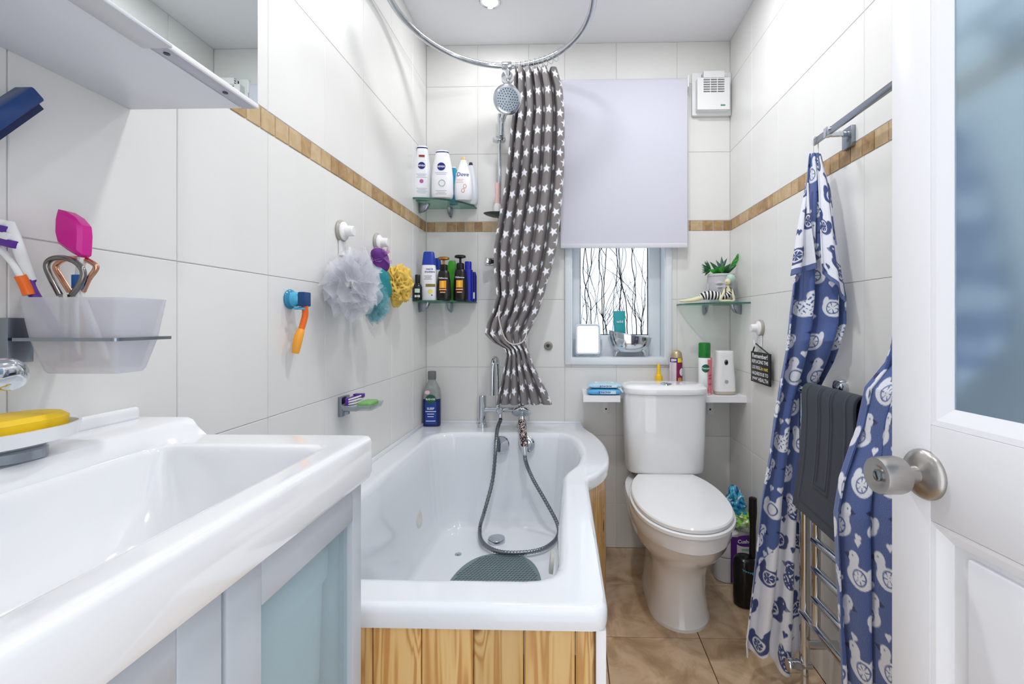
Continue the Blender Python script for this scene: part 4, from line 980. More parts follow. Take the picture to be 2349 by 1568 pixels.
INK = mat('grey_ink', (150, 158, 176), .6); INKD = mat('dark_ink', (40, 44, 60), .6); NAVY = mat('navy_print', (22, 38, 120), .35); WINK = mat('white_ink', (245, 245, 248), .5)
WB = mat('white_bottle', (240, 241, 245), .28)
def bframe(y, z, x=0.0): return frame((x, y, z), (1, 0, 0), (0, 0, 1))
class Bot:
    """a bottle: local frame stands on its base, front faces -Y"""
    def __init__(s, name, label, px, pw, top, Y, zb, prof, m, rotz=0.0, dep=.55, e=2.6, cat='bottle', group=None, tilt=0):
        c = P(px, 700, Y=Y); s.hw = pw / 2 / FPX * Y; s.h = P(px, top, Y=Y).z - zb; s.dep = dep
        s.t = thing(name, label, cat, (c.x, Y, zb + .0006), rotz, group); s.prof = prof; s.e = e
        s.part('body', prof, m)
    def part(s, name, prof, m, label=None, n=32):
        mb = MB(); mb.loft([[(x, y, z * s.h) for x, y in sellipse(w_ * s.hw, max(w_ * s.hw * s.dep, .002), s.e, n)] for z, w_ in prof])
        return part(name, mb, m, s.t, world=False, label=label)
    def surf(s, x, z, lift):
        """point of the front surface over local (x, z)"""
        w_ = float(np.interp(z / s.h, [p[0] for p in s.prof], [p[1] for p in s.prof])) * s.hw
        k = min(abs(x) / w_, .999); return Vector((x, -w_ * s.dep * (1 - k ** s.e) ** (1 / s.e) - lift, z))
    def wrap(s, mb, lift): mb.v = [s.surf(v.x, v.y, lift) for v in mb.v]; return mb
    def text(s, txt, f, width, m=INKD, x=0.0, bold=0.0, height=None, shear=0, name='lettering'):
        mb = text_mb(txt, Matrix.Translation((x * s.hw, f * s.h, 0)), width=width * s.hw * 2, height=height, bold=bold, shear=shear)
        return part(name, s.wrap(mb, .0009), m, s.t, world=False)
    def patch(s, shape, f, m, x=0.0, name='label_print', lift=.0003):
        M = Matrix.Translation((x * s.hw, f * s.h, 0))
        if len(shape) == 2 and not hasattr(shape[0], '__len__'):
            wd, h = shape; nx, nz_ = 10, max(1, int(h / .012)); g = [(-wd / 2 + wd * i / nx, -h / 2 + h * j / nz_) for j in range(nz_ + 1) for i in range(nx + 1)]
            fs = [(j * (nx + 1) + i, j * (nx + 1) + i + 1, (j + 1) * (nx + 1) + i + 1, (j + 1) * (nx + 1) + i) for j in range(nz_) for i in range(nx)]
        else:
            n = len(shape); g = [(0.0, 0.0)] + [(p[0] * q, p[1] * q) for q in (.35, .7, 1.0) for p in shape]
            cx_ = sum(p[0] for p in shape) / n; cy_ = sum(p[1] for p in shape) / n; g = [(cx_, cy_)] + [(cx_ + (p[0] - cx_) * q, cy_ + (p[1] - cy_) * q) for q in (.35, .7, 1.0) for p in shape]
            fs = [(0, 1 + j, 1 + (j + 1) % n) for j in range(n)] + [(1 + k * n + j, 1 + (k + 1) * n + j, 1 + (k + 1) * n + (j + 1) % n, 1 + k * n + (j + 1) % n) for k in range(2) for j in range(n)]
        mb = MB().add([M @ Vector((p[0], p[1], 0)) for p in g], fs)
        return part(name, s.wrap(mb, lift + .0003), m, s.t, world=False)
    def lines(s, f0, n, width, m=INK, x=0.0, gap_=.007, th=.0016):
        for k in range(n): s.patch((width * (1 - .25 * (k % 2)) * s.hw * 2, th), f0 - k * gap_ / s.h, m, x, 'fine_print')
LOT = [(0, .86), (.02, .94), (.10, 1.0), (.45, .97), (.70, .84), (.85, .70), (.945, .60), (.95, .58)]
G1 = 'toiletries on the upper left glass shelf'; G2 = 'toiletries on the lower left glass shelf'
b = Bot('lotion_bottle', 'white lotion bottle with navy disc and pink flower print, nearest the left wall', 969, 40, 336, 2.115, UZ, LOT, WB, .12, group=G1)
b.part('cap_seam', [(.955, .60), (.972, .59)], NAVY); b.part('cap', [(.972, .575), (.992, .56), (1.0, .50)], WB)
b.patch(disc_pts(.0165), .62, NAVY); b.text('NIVEA', .62, .40, WINK, bold=.02); b.lines(.46, 3, .6); b.patch(disc_pts(.009), .33, mat('pink_print', (190, 90, 170), .5)); b.lines(.2, 4, .6); b.patch((.026, .011), .80, mat('red_brown_print', (150, 60, 56), .5))
b = Bot('lotion_bottle', 'white lotion bottle with navy disc and circle drawing, second from the left wall', 1015, 50, 347, 2.085, UZ, LOT, WB, .03, group=G1)
b.part('cap_seam', [(.955, .60), (.972, .59)], NAVY); b.part('cap', [(.972, .575), (.992, .56), (1.0, .50)], WB)
b.patch(disc_pts(.0185), .64, NAVY); b.text('NIVEA', .64, .34, WINK, bold=.02); b.lines(.51, 2, .6); b.lines(.13, 3, .5)
part('circle_drawing', MB().tube([(.004 + .014 * math.cos(a_), -b.hw * b.dep - .0006, .29 * b.h + .014 * math.sin(a_)) for a_ in [2 * PI * k / 28 for k in range(28)]], .0009, 6, closed=True), mat('teal_grey_ink', (120, 150, 150), .5), b.t, world=False)
DOVE = [(0, .80), (.02, .90), (.15, 1.0), (.35, .98), (.60, .80), (.80, .50), (.90, .34), (.93, .30)]
b = Bot('shower_gel_bottle', 'white curved shower bottle with gold cap and peach print', 1063, 42, 361, 2.125, UZ, DOVE, WB, .05, group=G1)
b.part('cap', [(.93, .30), (.935, .28), (.99, .22), (1.0, .16)], mat('gold_cap', (222, 186, 128), .35)); b.text('Dove', .58, .66, NAVY, bold=.01, shear=.2); b.lines(.46, 3, .4, mat('peach_ink', (222, 150, 120), .6), -.3)
for dx, f in ((.25, .30), (.05, .20)): b.patch(disc_pts(.008, .010), f, MATS['peach_ink'], dx); b.patch(disc_pts(.005, .007), f, WB, dx, lift=.0006)
b = Bot('shower_gel_bottle', 'plain white tapered shower bottle half hidden behind the gold-capped one', 1080, 34, 373, 2.205, UZ, DOVE, mat('cool_white_bottle', (226, 232, 240), .3), 0, group=G1)
b.part('cap', [(.93, .30), (1.0, .2)], INKD)
b = Bot('shampoo_bottle', 'small teal blue bottle between the white lotion bottles', 1041, 20, 386, 2.20, UZ, [(0, .9), (.05, 1), (.8, 1), (.95, .7), (1, .5)], mat('teal_bottle', (40, 150, 190), .3), 0, group=G1)
b.part('cap', [(1.0, .45), (1.04, .45)], WB)

b = Bot('oil_bottle', 'small black bottle with pale label beside the yellow sponge', 958, 21, 650, 2.058, LZs, [(0, .95), (.03, 1), (.75, 1), (.92, .8), (1.0, .5)], mat('dark_green_glass', (18, 26, 24), .15), .2, dep=.8, e=2.2, group=G2)
b.part('cap', [(1.0, .50), (1.02, .55), (1.5, .55), (1.52, .5)], BLACK); b.patch((.022, .018), .55, mat('pale_green_label', (190, 212, 200), .5)); b.patch((.022, .010), .22, mat('white_label', (235, 236, 236), .5)); b.text('22', .22, .3, INKD, bold=.02)
HS = [(0, .92), (.02, 1.0), (.3, .98), (.6, .97), (.80, .92), (.90, .84), (.905, .83)]
b = Bot('shampoo_bottle', 'white shampoo bottle with slanted blue cap and yellow flower print', 984, 36, 600, 2.10, LZs, HS, WB, .05, group=G2, e=3)
b.part('cap', [(.905, .83), (.91, .86), (1.05, .78), (1.22, .68), (1.25, .58)], mat('blue_cap', (30, 62, 168), .3))
b.text('head &', .80, .42, NAVY, .2, bold=.02); b.text('shoulders', .73, .62, NAVY, .2, bold=.02); b.lines(.62, 3, .5, INKD); b.patch((.042, .013), .38, mat('olive_label', (130, 122, 50), .5), .3); b.patch(disc_pts(.011), .22, mat('lemon_print', (238, 222, 110), .5), .3); b.patch(disc_pts(.003), .13, NAVY, .5)
b = Bot('shampoo_bottle', 'white bottle with bright blue cap half hidden behind the pump bottles', 1003, 24, 612, 2.19, LZs, HS, WB, 0, group=G2)
b.part('cap', [(.905, .83), (1.1, .75), (1.25, .6)], MATS['blue_cap'])
PUMP = [(0, .86), (.03, .96), (.12, 1.0), (.25, 1.0), (.6, .90), (.80, .78), (.90, .72), (.93, .62), (.94, .60)]
ORANGE = mat('orange_label', (240, 160, 40), .4)
for px, lab_, pm, tp in ((1018, 'black pump bottle with gold pump head and orange label', mat('gold_pump', (170, 120, 60), .25, metal=.8), 617), (1056, 'black pump bottle with black pump head and orange label', BLACK, 614)):
    b = Bot('pump_bottle', lab_, px, 34, tp, 2.10 + (px - 1018) * .0009, LZs, PUMP, mat('satin_black_bottle', (24, 22, 24), .25), .02, dep=.62, e=2.4, group=G2)
    b.part('collar', [(.935, .50), (.94, .52), (1.12, .52), (1.14, .40)], BLACK)
    p_ = b.part('pump_stem', [(1.14, .16), (1.30, .16)], pm)
    mb = MB(); mb.loft([[(x, y - .004, z * b.h) for x, y in sellipse(a_, b_, 2.4, 24)] for z, a_, b_ in ((1.28, .012, .010), (1.30, .026, .014), (1.36, .025, .013), (1.38, .018, .010))])
    part('pump_head', mb, pm, b.t, world=False)
    b.text('TRESemme', .70, .62, WINK, bold=.02); b.patch((.030, .034), .50, ORANGE); b.patch((.010, .030), .50, mat('yellow_label', (250, 200, 70), .4), -.0, lift=.0006); b.patch((.032, .006), .335, mat('peach_label', (236, 170, 120), .5)); b.patch((.024, .005), .25, MATS['peach_label'])
b = Bot('shampoo_bottle', 'bright green bottle half hidden between the two black pump bottles', 1037, 22, 598, 2.205, LZs, [(0, .9), (.03, 1), (.8, 1), (.95, .8), (1, .6)], mat('green_bottle', (70, 170, 40), .3), 0, group=G2)
b = Bot('conditioner_bottle', 'royal blue bottle at the open end of the lower shelf', 1074, 22, 600, 2.16, LZs, [(0, .92), (.02, 1), (.6, 1), (.78, .95), (.80, .72), (.98, .70), (1, .6)], mat('royal_blue_bottle', (24, 34, 170), .25), .1, dep=.7, group=G2)
b = Bot('conditioner_bottle', 'slim navy bottle with white label strip at the shelf end beside the riser', 1087, 13, 624, 2.225, LZs, [(0, .95), (.03, 1), (.85, 1), (.96, .75), (1, .6)], mat('deep_blue_bottle', (16, 24, 130), .25), 0, dep=.8, group=G2)
b.patch((.008, .03), .2, WINK, .2)

# blue bath foam bottle on the bath rim
bz = RZ + .0006
RAD = [(0, .92), (.01, 1), (.50, 1.0), (.62, .98), (.72, .90), (.79, .62), (.83, .40), (.86, .38)]
cb = P(991, 976, Z=bz)
b = Bot('bath_foam_bottle', 'tall clear bottle half full of dark blue bath foam on the bath rim', 991, 40, 862, cb.y + .005, bz, [(0, .92), (.01, 1), (.50, 1.0), (.545, 1.0)], mat('dark_blue_foam', (22, 36, 96), .12), .03, dep=.6, e=3)
b.prof = RAD
b.part('clear_shoulder', [(.5455, 1.0), (.62, .98), (.74, .90), (.84, .62), (.90, .42), (.93, .40)], m_glass('clear_grey_plastic', (225, 228, 226), mix=.55, opac=(178, 182, 180), orough=.15))
b.part('cap', [(.93, .43), (.94, .46), (1.09, .46), (1.10, .40)], mat('grey_cap', (108, 112, 112), .4))
b.patch((.052, .105), .27, mat('blue_label', (30, 62, 150), .4)); b.patch(disc_pts(.025, .022), .545, mat('green_label', (16, 92, 66), .4), lift=.0006); b.patch(disc_pts(.013, .009), .68, mat('pink_white_label', (236, 200, 210), .5), -.4, lift=.0006); b.patch((.03, .010), .78, mat('pale_label', (226, 230, 228), .5), .1)
b.text('RADOX', .545, .54, WINK, bold=.03); b.text('SLEEP', .36, .42, WINK, bold=.02)
for f, w_ in ((.30, .6), (.25, .4), (.20, .35), (.11, .55)): b.patch((w_ * b.hw * 2, .003), f, WINK, lift=.0006)

# ------------------------------------------------------------------ things on the left wall
def suction_hook(label, c, n, up_len=.05):
    """white suction-cup hook: disc, twist knob, hook plate"""
    t = thing('suction_hook', label, 'hook', (c.x, c.y, c.z - .07), group='white suction hooks')
    M = axis_m(c, n)
    part('suction_cup', MB().lathe([(.033, 0), (.034, .004), (.030, .010), (.018, .013)], M, 28), mat('clear_rubber', (168, 162, 152), .4), t)
    part('knob', MB().lathe([(.029, .006), (.028, .014), (.017, .020), (.0155, .040), (.013, .042), (0, .042)], M, 28), PLAST, t)
    x = Vector((0, 0, 1)).cross(Vector(n)).normalized(); n = Vector(n)
    q = lambda u, v, w_: c + x * u + n * v + Vector((0, 0, w_))
    mb = MB(); 
    mb.loft([[q(u, v, w_) for u, v in ((-.014, .001), (.014, .001), (.014, .007), (-.014, .007))] for w_ in (-.015, -.075)])
    part('plate', mb, PLAST, t)
    part('hook', MB().tube(cr([q(0, .006, -.070), q(0, .018, -.075), q(0, .026, -.066), q(0, .027, -.048)], 5), .005, 10), PLAST, t)
    return t, q(0, .022, -.066)
h1, k1 = suction_hook('white suction hook holding the grey mesh puff', P(781, 530, X=XL + .0006), (1, 0, 0))
h2, k2 = suction_hook('white suction hook holding the purple mitt and yellow sponge', P(864, 556, X=XL + .0006), (1, 0, 0))

def mesh_mat(name, col, mix):
    m = bpy.data.materials.new(name); m.use_nodes = True; N = m.node_tree.nodes; L = m.node_tree.links
    d = N['Principled BSDF']; d.inputs['Base Color'].default_value = rgb(*col); d.inputs['Roughness'].default_value = .6
    t = N.new('ShaderNodeBsdfTransparent'); tl = N.new('ShaderNodeBsdfTranslucent'); tl.inputs['Color'].default_value = rgb(*col)
    m1 = N.new('ShaderNodeMixShader'); m1.inputs[0].default_value = .35; L.new(d.outputs[0], m1.inputs[1]); L.new(tl.outputs[0], m1.inputs[2])
    m2 = N.new('ShaderNodeMixShader'); m2.inputs[0].default_value = mix; L.new(t.outputs[0], m2.inputs[1]); L.new(m1.outputs[0], m2.inputs[2]); L.new(m2.outputs[0], N['Material Output'].inputs[0]); return m
def puff(c, r, n, seed, minx, freq=8):
    """ruffled net ball: many wavy strips fanning out of the middle"""
    q = random.Random(seed); mb = MB()
    for k in range(n):
        ax = Vector((q.gauss(0, 1), q.gauss(0, 1), q.gauss(0, 1))).normalized(); u = ax.orthogonal().normalized(); v = ax.cross(u)
        off = q.uniform(-.55, .55); ph = q.uniform(0, 6.28); ph2 = q.uniform(0, 6.28); fr = q.randint(freq - 3, freq + 3); ph3 = q.uniform(0, 6.28)
        m = 180; rings = []
        for s_ in range(7):
            f = s_ / 6; ring = []
            for j in range(m):
                a = 2 * PI * j / m
                rr_ = (.30 + .70 * f) * math.sqrt(1 - off * off) * (1 + .12 * math.sin(2 * a + ph2) * f)
                h = off * f + f ** 1.5 * (.24 * math.sin(fr * a + ph) + .07 * math.sin((fr * 2 + 1) * a + ph2) + .12 * math.sin(3 * a + ph3))
                p = (u * math.cos(a) + v * math.sin(a)) * rr_ + ax * h
                p = Vector((p.x * r[0], p.y * r[1], p.z * r[2])) + c
                p.x = max(p.x, minx); ring.append(p)
            rings.append(ring)
        mb.loft(rings, False, False)
    return mb
pc1 = P(808, 652, X=-.622)
pu = thing('bath_puff', 'pale grey mesh bath puff hanging on the left wall', 'bath puff', (pc1.x, pc1.y, pc1.z - .09))
part('net', puff(pc1, (.066, .100, .092), 15, 3, XL + .003), mesh_mat('grey_net', (240, 241, 247), .34), pu, sharp=180)
part('cord', MB().tube(cr([k1, (k1 + pc1) / 2 + Vector((.01, 0, .02)), pc1], 5), .0022, 6).tube(cr([k1, (k1 + pc1) / 2 + Vector((.016, .012, .02)), pc1], 5), .0022, 6), PLAST, pu)
pc2 = P(860, 694, X=-.622)
pu = thing('bath_puff', 'small teal mesh bath puff behind the grey one', 'bath puff', (pc2.x, pc2.y, pc2.z - .06))
part('net', puff(pc2, (.040, .042, .062), 9, 8, XL + .003, 6), mesh_mat('teal_net', (140, 196, 206), .45), pu, sharp=180)
part('cord', MB().tube(cr([k1 + Vector((.002, .006, 0)), (k1 + pc2) / 2 + Vector((0, .02, .02)), pc2], 5), .0018, 6), PLAST, pu)
def blob(c, r, seed, amp, fr, sub=5, holes=0.0):
    bm = bmesh.new(); bmesh.ops.create_icosphere(bm, subdivisions=sub, radius=1)
    for v in bm.verts:
        p = v.co.copy(); n = mnoise.noise(p * fr + Vector((seed, 0, 0))); n2 = mnoise.noise(p * fr * 3.1 + Vector((seed, 5, 0)))
        k = 1 + amp * n - holes * max(0, n2 - .05)
        v.co = Vector((p.x * r[0] * k, p.y * r[1] * k, p.z * r[2] * k)) + Vector(c)
    mb = MB(); mb.bm(bm); return mb
sc_ = P(915, 653, X=-.640)
sp_ = thing('sea_sponge', 'yellow natural sea sponge hanging beside the purple mitt', 'sponge', (sc_.x, sc_.y, sc_.z - .06))
part('sponge', blob(sc_, (.045, .070, .072), 3, .35, 2.2, 6, .55), mat('sea_sponge_yellow', (226, 190, 90), .9, noise=.2, nscale=60, bump=.4, bscale=150), sp_, sharp=180)
part('cord', MB().tube([k2, sc_ + Vector((0, -.02, .05))], .0014, 6), PLAST, sp_)
mt_ = P(872, 600, X=-.650)
mi = thing('bath_mitt', 'purple and teal scrubbing mitt hanging from the suction hook', 'mitt', (mt_.x, mt_.y, mt_.z - .13))
def mitt(y0_, z0_, z1_, hy, hx, m, nm, seed):
    rings = []
    for i in range(15):
        f = i / 14; w_ = (1 - abs(2 * f - 1) ** 4) ** .5 if 0 < f < 1 else .12
        rings.append([(mt_.x + hx * w_ * math.cos(a) * (1 + .15 * math.sin(5 * a + f * 9 + seed)), y0_ + hy * w_ * math.sin(a) + .008 * math.sin(f * 5), z0_ + (z1_ - z0_) * f) for a in [2 * PI * j / 28 for j in range(28)]])
    return part(nm, MB().loft(rings), m, mi)
mitt(mt_.y, mt_.z - .04, mt_.z + .046, .048, .022, mat('purple_fabric', (98, 40, 130), .7, bump=.4, bscale=200), 'purple_side', 0)
mitt(mt_.y + .004, mt_.z - .135, mt_.z - .02, .060, .026, mat('teal_fabric', (44, 140, 146), .75, bump=.5, bscale=150), 'teal_side', 2)
part('net_overlay', puff(Vector((mt_.x + .006, mt_.y - .004, mt_.z + .01)), (.030, .042, .045), 4, 31, XL + .003, 5), mesh_mat('lilac_net', (196, 150, 206), .5), mi, sharp=180)
part('loop', MB().tube([k2, mt_ + Vector((0, 0, .035))], .0016, 6), PLAST, mi)

# razor in blue suction holder
rc = P(664, 686, X=XL + .0006)
hd_ = thing('razor_holder', 'blue suction razor holder on the left wall', 'holder', (rc.x, rc.y, rc.z - .02))
part('suction_cup', MB().lathe([(.024, 0), (.025, .003), (.020, .010), (.010, .014)], axis_m(rc, (1, 0, 0)), 26), m_glass('clear_blue_plastic', (120, 200, 230), mix=.6, opac=(70, 170, 210), orough=.15), hd_)
part('dome', MB().lathe([(.019, .009), (.018, .020), (.013, .028), (0, .030)], axis_m(rc, (1, 0, 0)), 24), mat('sky_blue_plastic', (80, 176, 212), .25), hd_)
part('cradle', MB().box((rc.x + .024, rc.y - .022, rc.z - .024), (rc.x + .030, rc.y + .030, rc.z - .019), .001).box((rc.x + .018, rc.y - .012, rc.z - .026), (rc.x + .040, rc.y + .012, rc.z - .021), .001), MATS['sky_blue_plastic'], hd_)
rx, ry = rc.x + .036, rc.y + .004
rzr = thing('disposable_razor', 'orange handled razor with navy guard in the blue wall holder', 'razor', (rx, ry, rc.z - .13))
part('blade_guard', MB().box((rx - .009, ry - .016, rc.z - .018), (rx + .008, ry + .016, rc.z + .018), .003), mat('navy_plastic', (20, 66, 120), .3), rzr)
hpts = cr([(rx, ry, rc.z - .016), (rx - .001, ry + .004, rc.z - .04), (rx - .006, ry - .004, rc.z - .075)], 6)
part('neck', MB().tube(hpts, [.0075] * len(hpts), 12), mat('deep_orange', (240, 110, 30), .35), rzr)
hpts = cr([(rx - .006, ry - .004, rc.z - .075), (rx - .010, ry - .012, rc.z - .10), (rx - .015, ry - .014, rc.z - .134)], 6)
part('grip', MB().tube(hpts, [.008 + .003 * math.sin(PI * i / (len(hpts) - 1)) for i in range(len(hpts))], 12), mat('light_orange', (250, 170, 60), .4), rzr)

# soap dish on wall
pw_ = P(785, 930, X=XL + .0006)
sdh = thing('wall_soap_dish', 'clear soap dish on square chrome bracket on the left wall above the bath', 'dish', (pw_.x, pw_.y, pw_.z - .03))
part('bracket', MB().box((XL + .0006, pw_.y - .026, pw_.z - .03), (XL + .012, pw_.y + .026, pw_.z + .03), .001).box((XL + .011, pw_.y - .009, pw_.z - .016), (XL + .05, pw_.y + .009, pw_.z - .008), .001), CHROMED, sdh)
dx0, dx1 = XL + .014, P(868, 930, Y=pw_.y).x
zt = pw_.z - .0075
tray = lambda g, z: [(x, y, z) for x, y in rpoly([(dx0 + g, pw_.y - .05 + g), (dx1 - g, pw_.y - .05 + g), (dx1 - g, pw_.y + .05 - g), (dx0 + g, pw_.y + .05 - g)], .012, 4)]
part('tray', MB().loft([tray(.006, zt), tray(0, zt + .016), tray(.0025, zt + .016), tray(.008, zt + .004)]), m_glass('clear_acrylic', (235, 240, 240), mix=.35, opac=(205, 212, 214), orough=.1), sdh)
sx0 = (dx0 + dx1) / 2
solo('soap_bar', MB().box((sx0 - .003, pw_.y - .034, zt + .0046), (dx1 - .011, pw_.y + .034, zt + .024), .007, 3), mat('green_soap', (124, 176, 104), .5), 'green soap bar in the wall soap dish', 'soap')
nb = thing('nail_brush', 'purple nail brush with white bristles in the wall soap dish', 'brush', (dx0 + .026, pw_.y, zt + .0046))
part('back', MB().box((dx0 + .011, pw_.y - .034, zt + .0046), (dx0 + .021, pw_.y + .034, zt + .036), .003).box((dx0 + .014, pw_.y + .012, zt + .03), (dx0 + .044, pw_.y + .032, zt + .042), .002), mat('purple_plastic', (92, 44, 150), .3), nb)
mb = MB()
for i in range(9):
    for j in range(4): mb.rod((dx0 + .021, pw_.y - .030 + i * .0075, zt + .010 + j * .007), (dx0 + .042, pw_.y - .030 + i * .0075, zt + .012 + j * .0085), .0026, 5)
part('bristles', mb, mat('white_bristle', (236, 234, 240), .6), nb)

# tumbler holder with brushes
wp = P(28, 780, X=XL + .0006)
th_ = thing('tumbler_holder', 'chrome wall holder carrying the frosted toothbrush tumbler', 'holder', (XL, wp.y, wp.z - .03))
part('wall_plate', MB().box((XL + .0006, wp.y - .014, wp.z - .028), (XL + .012, wp.y + .014, wp.z + .028), .001), CHROMED, th_)
TY = .585; TF = .553; THY = .030      # centre, front face and half depth of the tumbler
zband = P(200, 778, Y=TF).z
txl, txr = P(58, 778, Y=TF).x, P(264, 778, Y=TF).x; tcx = (txl + txr) / 2
def trect(hx, hy, z, r=.008): return [(x, y, z) for x, y in rpoly([(tcx - hx, TY - hy), (tcx + hx, TY - hy), (tcx + hx, TY + hy), (tcx - hx, TY + hy)], r, 4)]
hxb = (txr - txl) / 2
part('arm', MB().box((XL + .011, wp.y - .006, zband - .003), (tcx - hxb - .0125, wp.y + .006, zband + .001), .0008), CHROMED, th_)
part('band', MB().loft([trect(hxb + .002, .0335, zband - .002), trect(hxb + .010, .0415, zband - .002), trect(hxb + .010, .0415, zband + .002), trect(hxb + .002, .0335, zband + .002), trect(hxb + .002, .0335, zband - .002)], False, False), CHROMED, th_)
ztp, zbt = P(160, 681, Y=TF - .004).z, P(160, 858, Y=TF + .006).z
hxt = (P(278, 690, Y=TF).x - P(44, 690, Y=TF).x) / 2; hxbt = (P(248, 850, Y=TF).x - P(74, 850, Y=TF).x) / 2
tum = solo('toothbrush_tumbler', MB().loft([trect(hxbt * .96, .020, zbt), trect(hxbt, .023, zbt + .004), trect(hxb + .0005, .031, zband), trect(hxt, .036, ztp), trect(hxt - .002, .034, ztp), trect(hxbt - .003, .020, zbt + .007)], True, True), m_glass('frosted_white_plastic', (240, 240, 244), mix=.45, opac=(236, 236, 240), orough=.4), 'frosted white tumbler holding toothbrushes and tongue scrapers', 'tumbler')
zin = zbt + .014
def P3(px, py, Y): return P(px, py, Y=Y)
G3 = 'brushes in the frosted tumbler'
bot = Vector((tcx - .026, TY, zin))
tb = thing('toothbrush', 'white and purple toothbrush with orange neck leaning left in the tumbler', 'toothbrush', bot, group=G3)
TB = .560
a0, a1, a2, a3 = bot, P3(76, 672, TB), P3(40, 560, TB - .02), P3(8, 505, TB - .02)
part('handle', MB().tube(cr([a0, a1, P3(70, 640, TB)], 5), .0055, 10), mat('violet_plastic', (98, 44, 150), .35), tb)
part('neck', MB().tube(cr([P3(70, 640, TB), P3(54, 600, TB - .01), a2, P3(20, 512, TB - .02)], 8), .0058, 14), PLAST, tb)
for k, (py, m) in enumerate(((512, PLAST), (527, MATS['purple_plastic']), (543, PLAST), (560, MATS['purple_plastic']))):
    c_ = P3(4 + k * 9, py, TB - .024); part('bristle_row', MB().box((c_.x - .017, c_.y - .005, c_.z - .0046), (c_.x + .004, c_.y + .005, c_.z + .0046), .0012).xf(Matrix.Translation(c_) @ Matrix.Rotation(.25, 4, 'Y') @ Matrix.Translation(-c_)), m, tb)
part('orange_neck', MB().tube(cr([P3(66, 676, TB - .006), P3(58, 655, TB - .008), P3(46, 632, TB - .012)], 5), .0056, 14), MATS['deep_orange'], tb)
part('front_stem', MB().tube(cr([P3(46, 632, TB - .012), P3(26, 600, TB - .018), P3(-12, 556, TB - .022)], 6), .0034, 12), PLAST, tb)
tb = thing('toothbrush', 'toothbrush with bright pink travel cover standing in the tumbler', 'toothbrush', (tcx + .004, TY + .010, zin), group=G3)
part('handle', MB().tube([(tcx + .004, TY + .010, zin), P3(178, 660, TY + .010), P3(188, 590, TY + .010)], .0045, 10), PLAST, tb)
pp = [P3(x, y, TY + .010) for x, y in ((145, 482), (162, 486), (184, 500), (199, 518), (201, 540), (199, 585), (192, 590), (166, 575), (146, 560), (140, 535), (141, 500))]
mb = MB(); ce = sum(pp, Vector()) / len(pp)
mb.loft([[ce + (p - ce) * .8 + Vector((0, -.010, 0)) for p in pp], [p + Vector((0, -.006, 0)) for p in pp], [p + Vector((0, .006, 0)) for p in pp], [ce + (p - ce) * .8 + Vector((0, .010, 0)) for p in pp]])
part('travel_cover', mb, mat('hot_pink', (216, 30, 150), .35), tb)
def scraper(label, cols, m, yy, loop, stem):
    t = thing('tongue_scraper', label, 'tongue scraper', (P3(stem[0], 700, yy).x, yy, zin), group=G3)
    part('loop', MB().tube(cr([P3(x, y, yy) for x, y in loop], 10), .0034, 14), m, t)
    part('handle', MB().tube([P3(stem[0], stem[1], yy), P3(stem[0] + 2, 700, yy), (P3(stem[0] + 2, 700, yy).x, yy, zin)], [.006, .006, .005], 10), m, t)
scraper('steel loop tongue scraper standing in the tumbler', 0, mat('polished_steel', (140, 136, 130), .15, metal=1), TY - .008, [(137, 676), (118, 640), (107, 610), (118, 594), (145, 591), (175, 602), (191, 624), (184, 650), (165, 676)], (150, 676))
scraper('copper loop tongue scraper behind the steel one', 0, mat('rose_copper', (226, 170, 140), .2, metal=1), TY + .012, [(160, 668), (142, 640), (128, 612), (150, 594), (190, 594), (217, 606), (219, 618), (203, 640), (190, 668)], (180, 668))
tb = thing('interdental_brush', 'small blue capped brush between the scraper loops', 'brush', (P3(174, 700, TY).x, TY + .002, zin), group=G3)
part('cap', MB().box((P3(166, 0, TY).x, TY - .002, P3(0, 662, TY).z), (P3(183, 0, TY).x, TY + .006, P3(0, 630, TY).z), .001), mat('blue_plastic', (24, 96, 168), .3), tb)
part('handle', MB().tube([P3(174, 660, TY + .002), (P3(174, 700, TY).x, TY + .002, zin)], .003, 8), PLAST, tb)

# blue squeegee hanging beneath the cabinet at the left edge
s0 = P(72, 216, X=XL + .030); s1 = P(-70, 310, X=XL + .030)
sq = thing('squeegee', 'dark blue plastic squeegee on the left wall below the mirror cabinet', 'squeegee', (XL, (s0.y + s1.y) / 2, min(s0.z, s1.z)))
dxx = (s0 - s1).normalized(); M = frame(s1, dxx, (0, 0, 1)); L_ = (s0 - s1).length
part('blade_holder', MB().box((0, -.008, -.012), (L_, .010, .012), .003, 2).xf(M), mat('dark_blue_plastic', (26, 66, 128), .3), sq)
part('rubber_blade', MB().box((.004, -.018, -.002), (L_ - .002, -.006, .002), .001).xf(M), mat('navy_rubber', (14, 34, 84), .5), sq)
part('wall_stud', MB().rod(s1 + dxx * .02, Vector((XL + .0006, (s1 + dxx * .02).y, (s1 + dxx * .02).z)), .008), MATS['dark_blue_plastic'], sq)
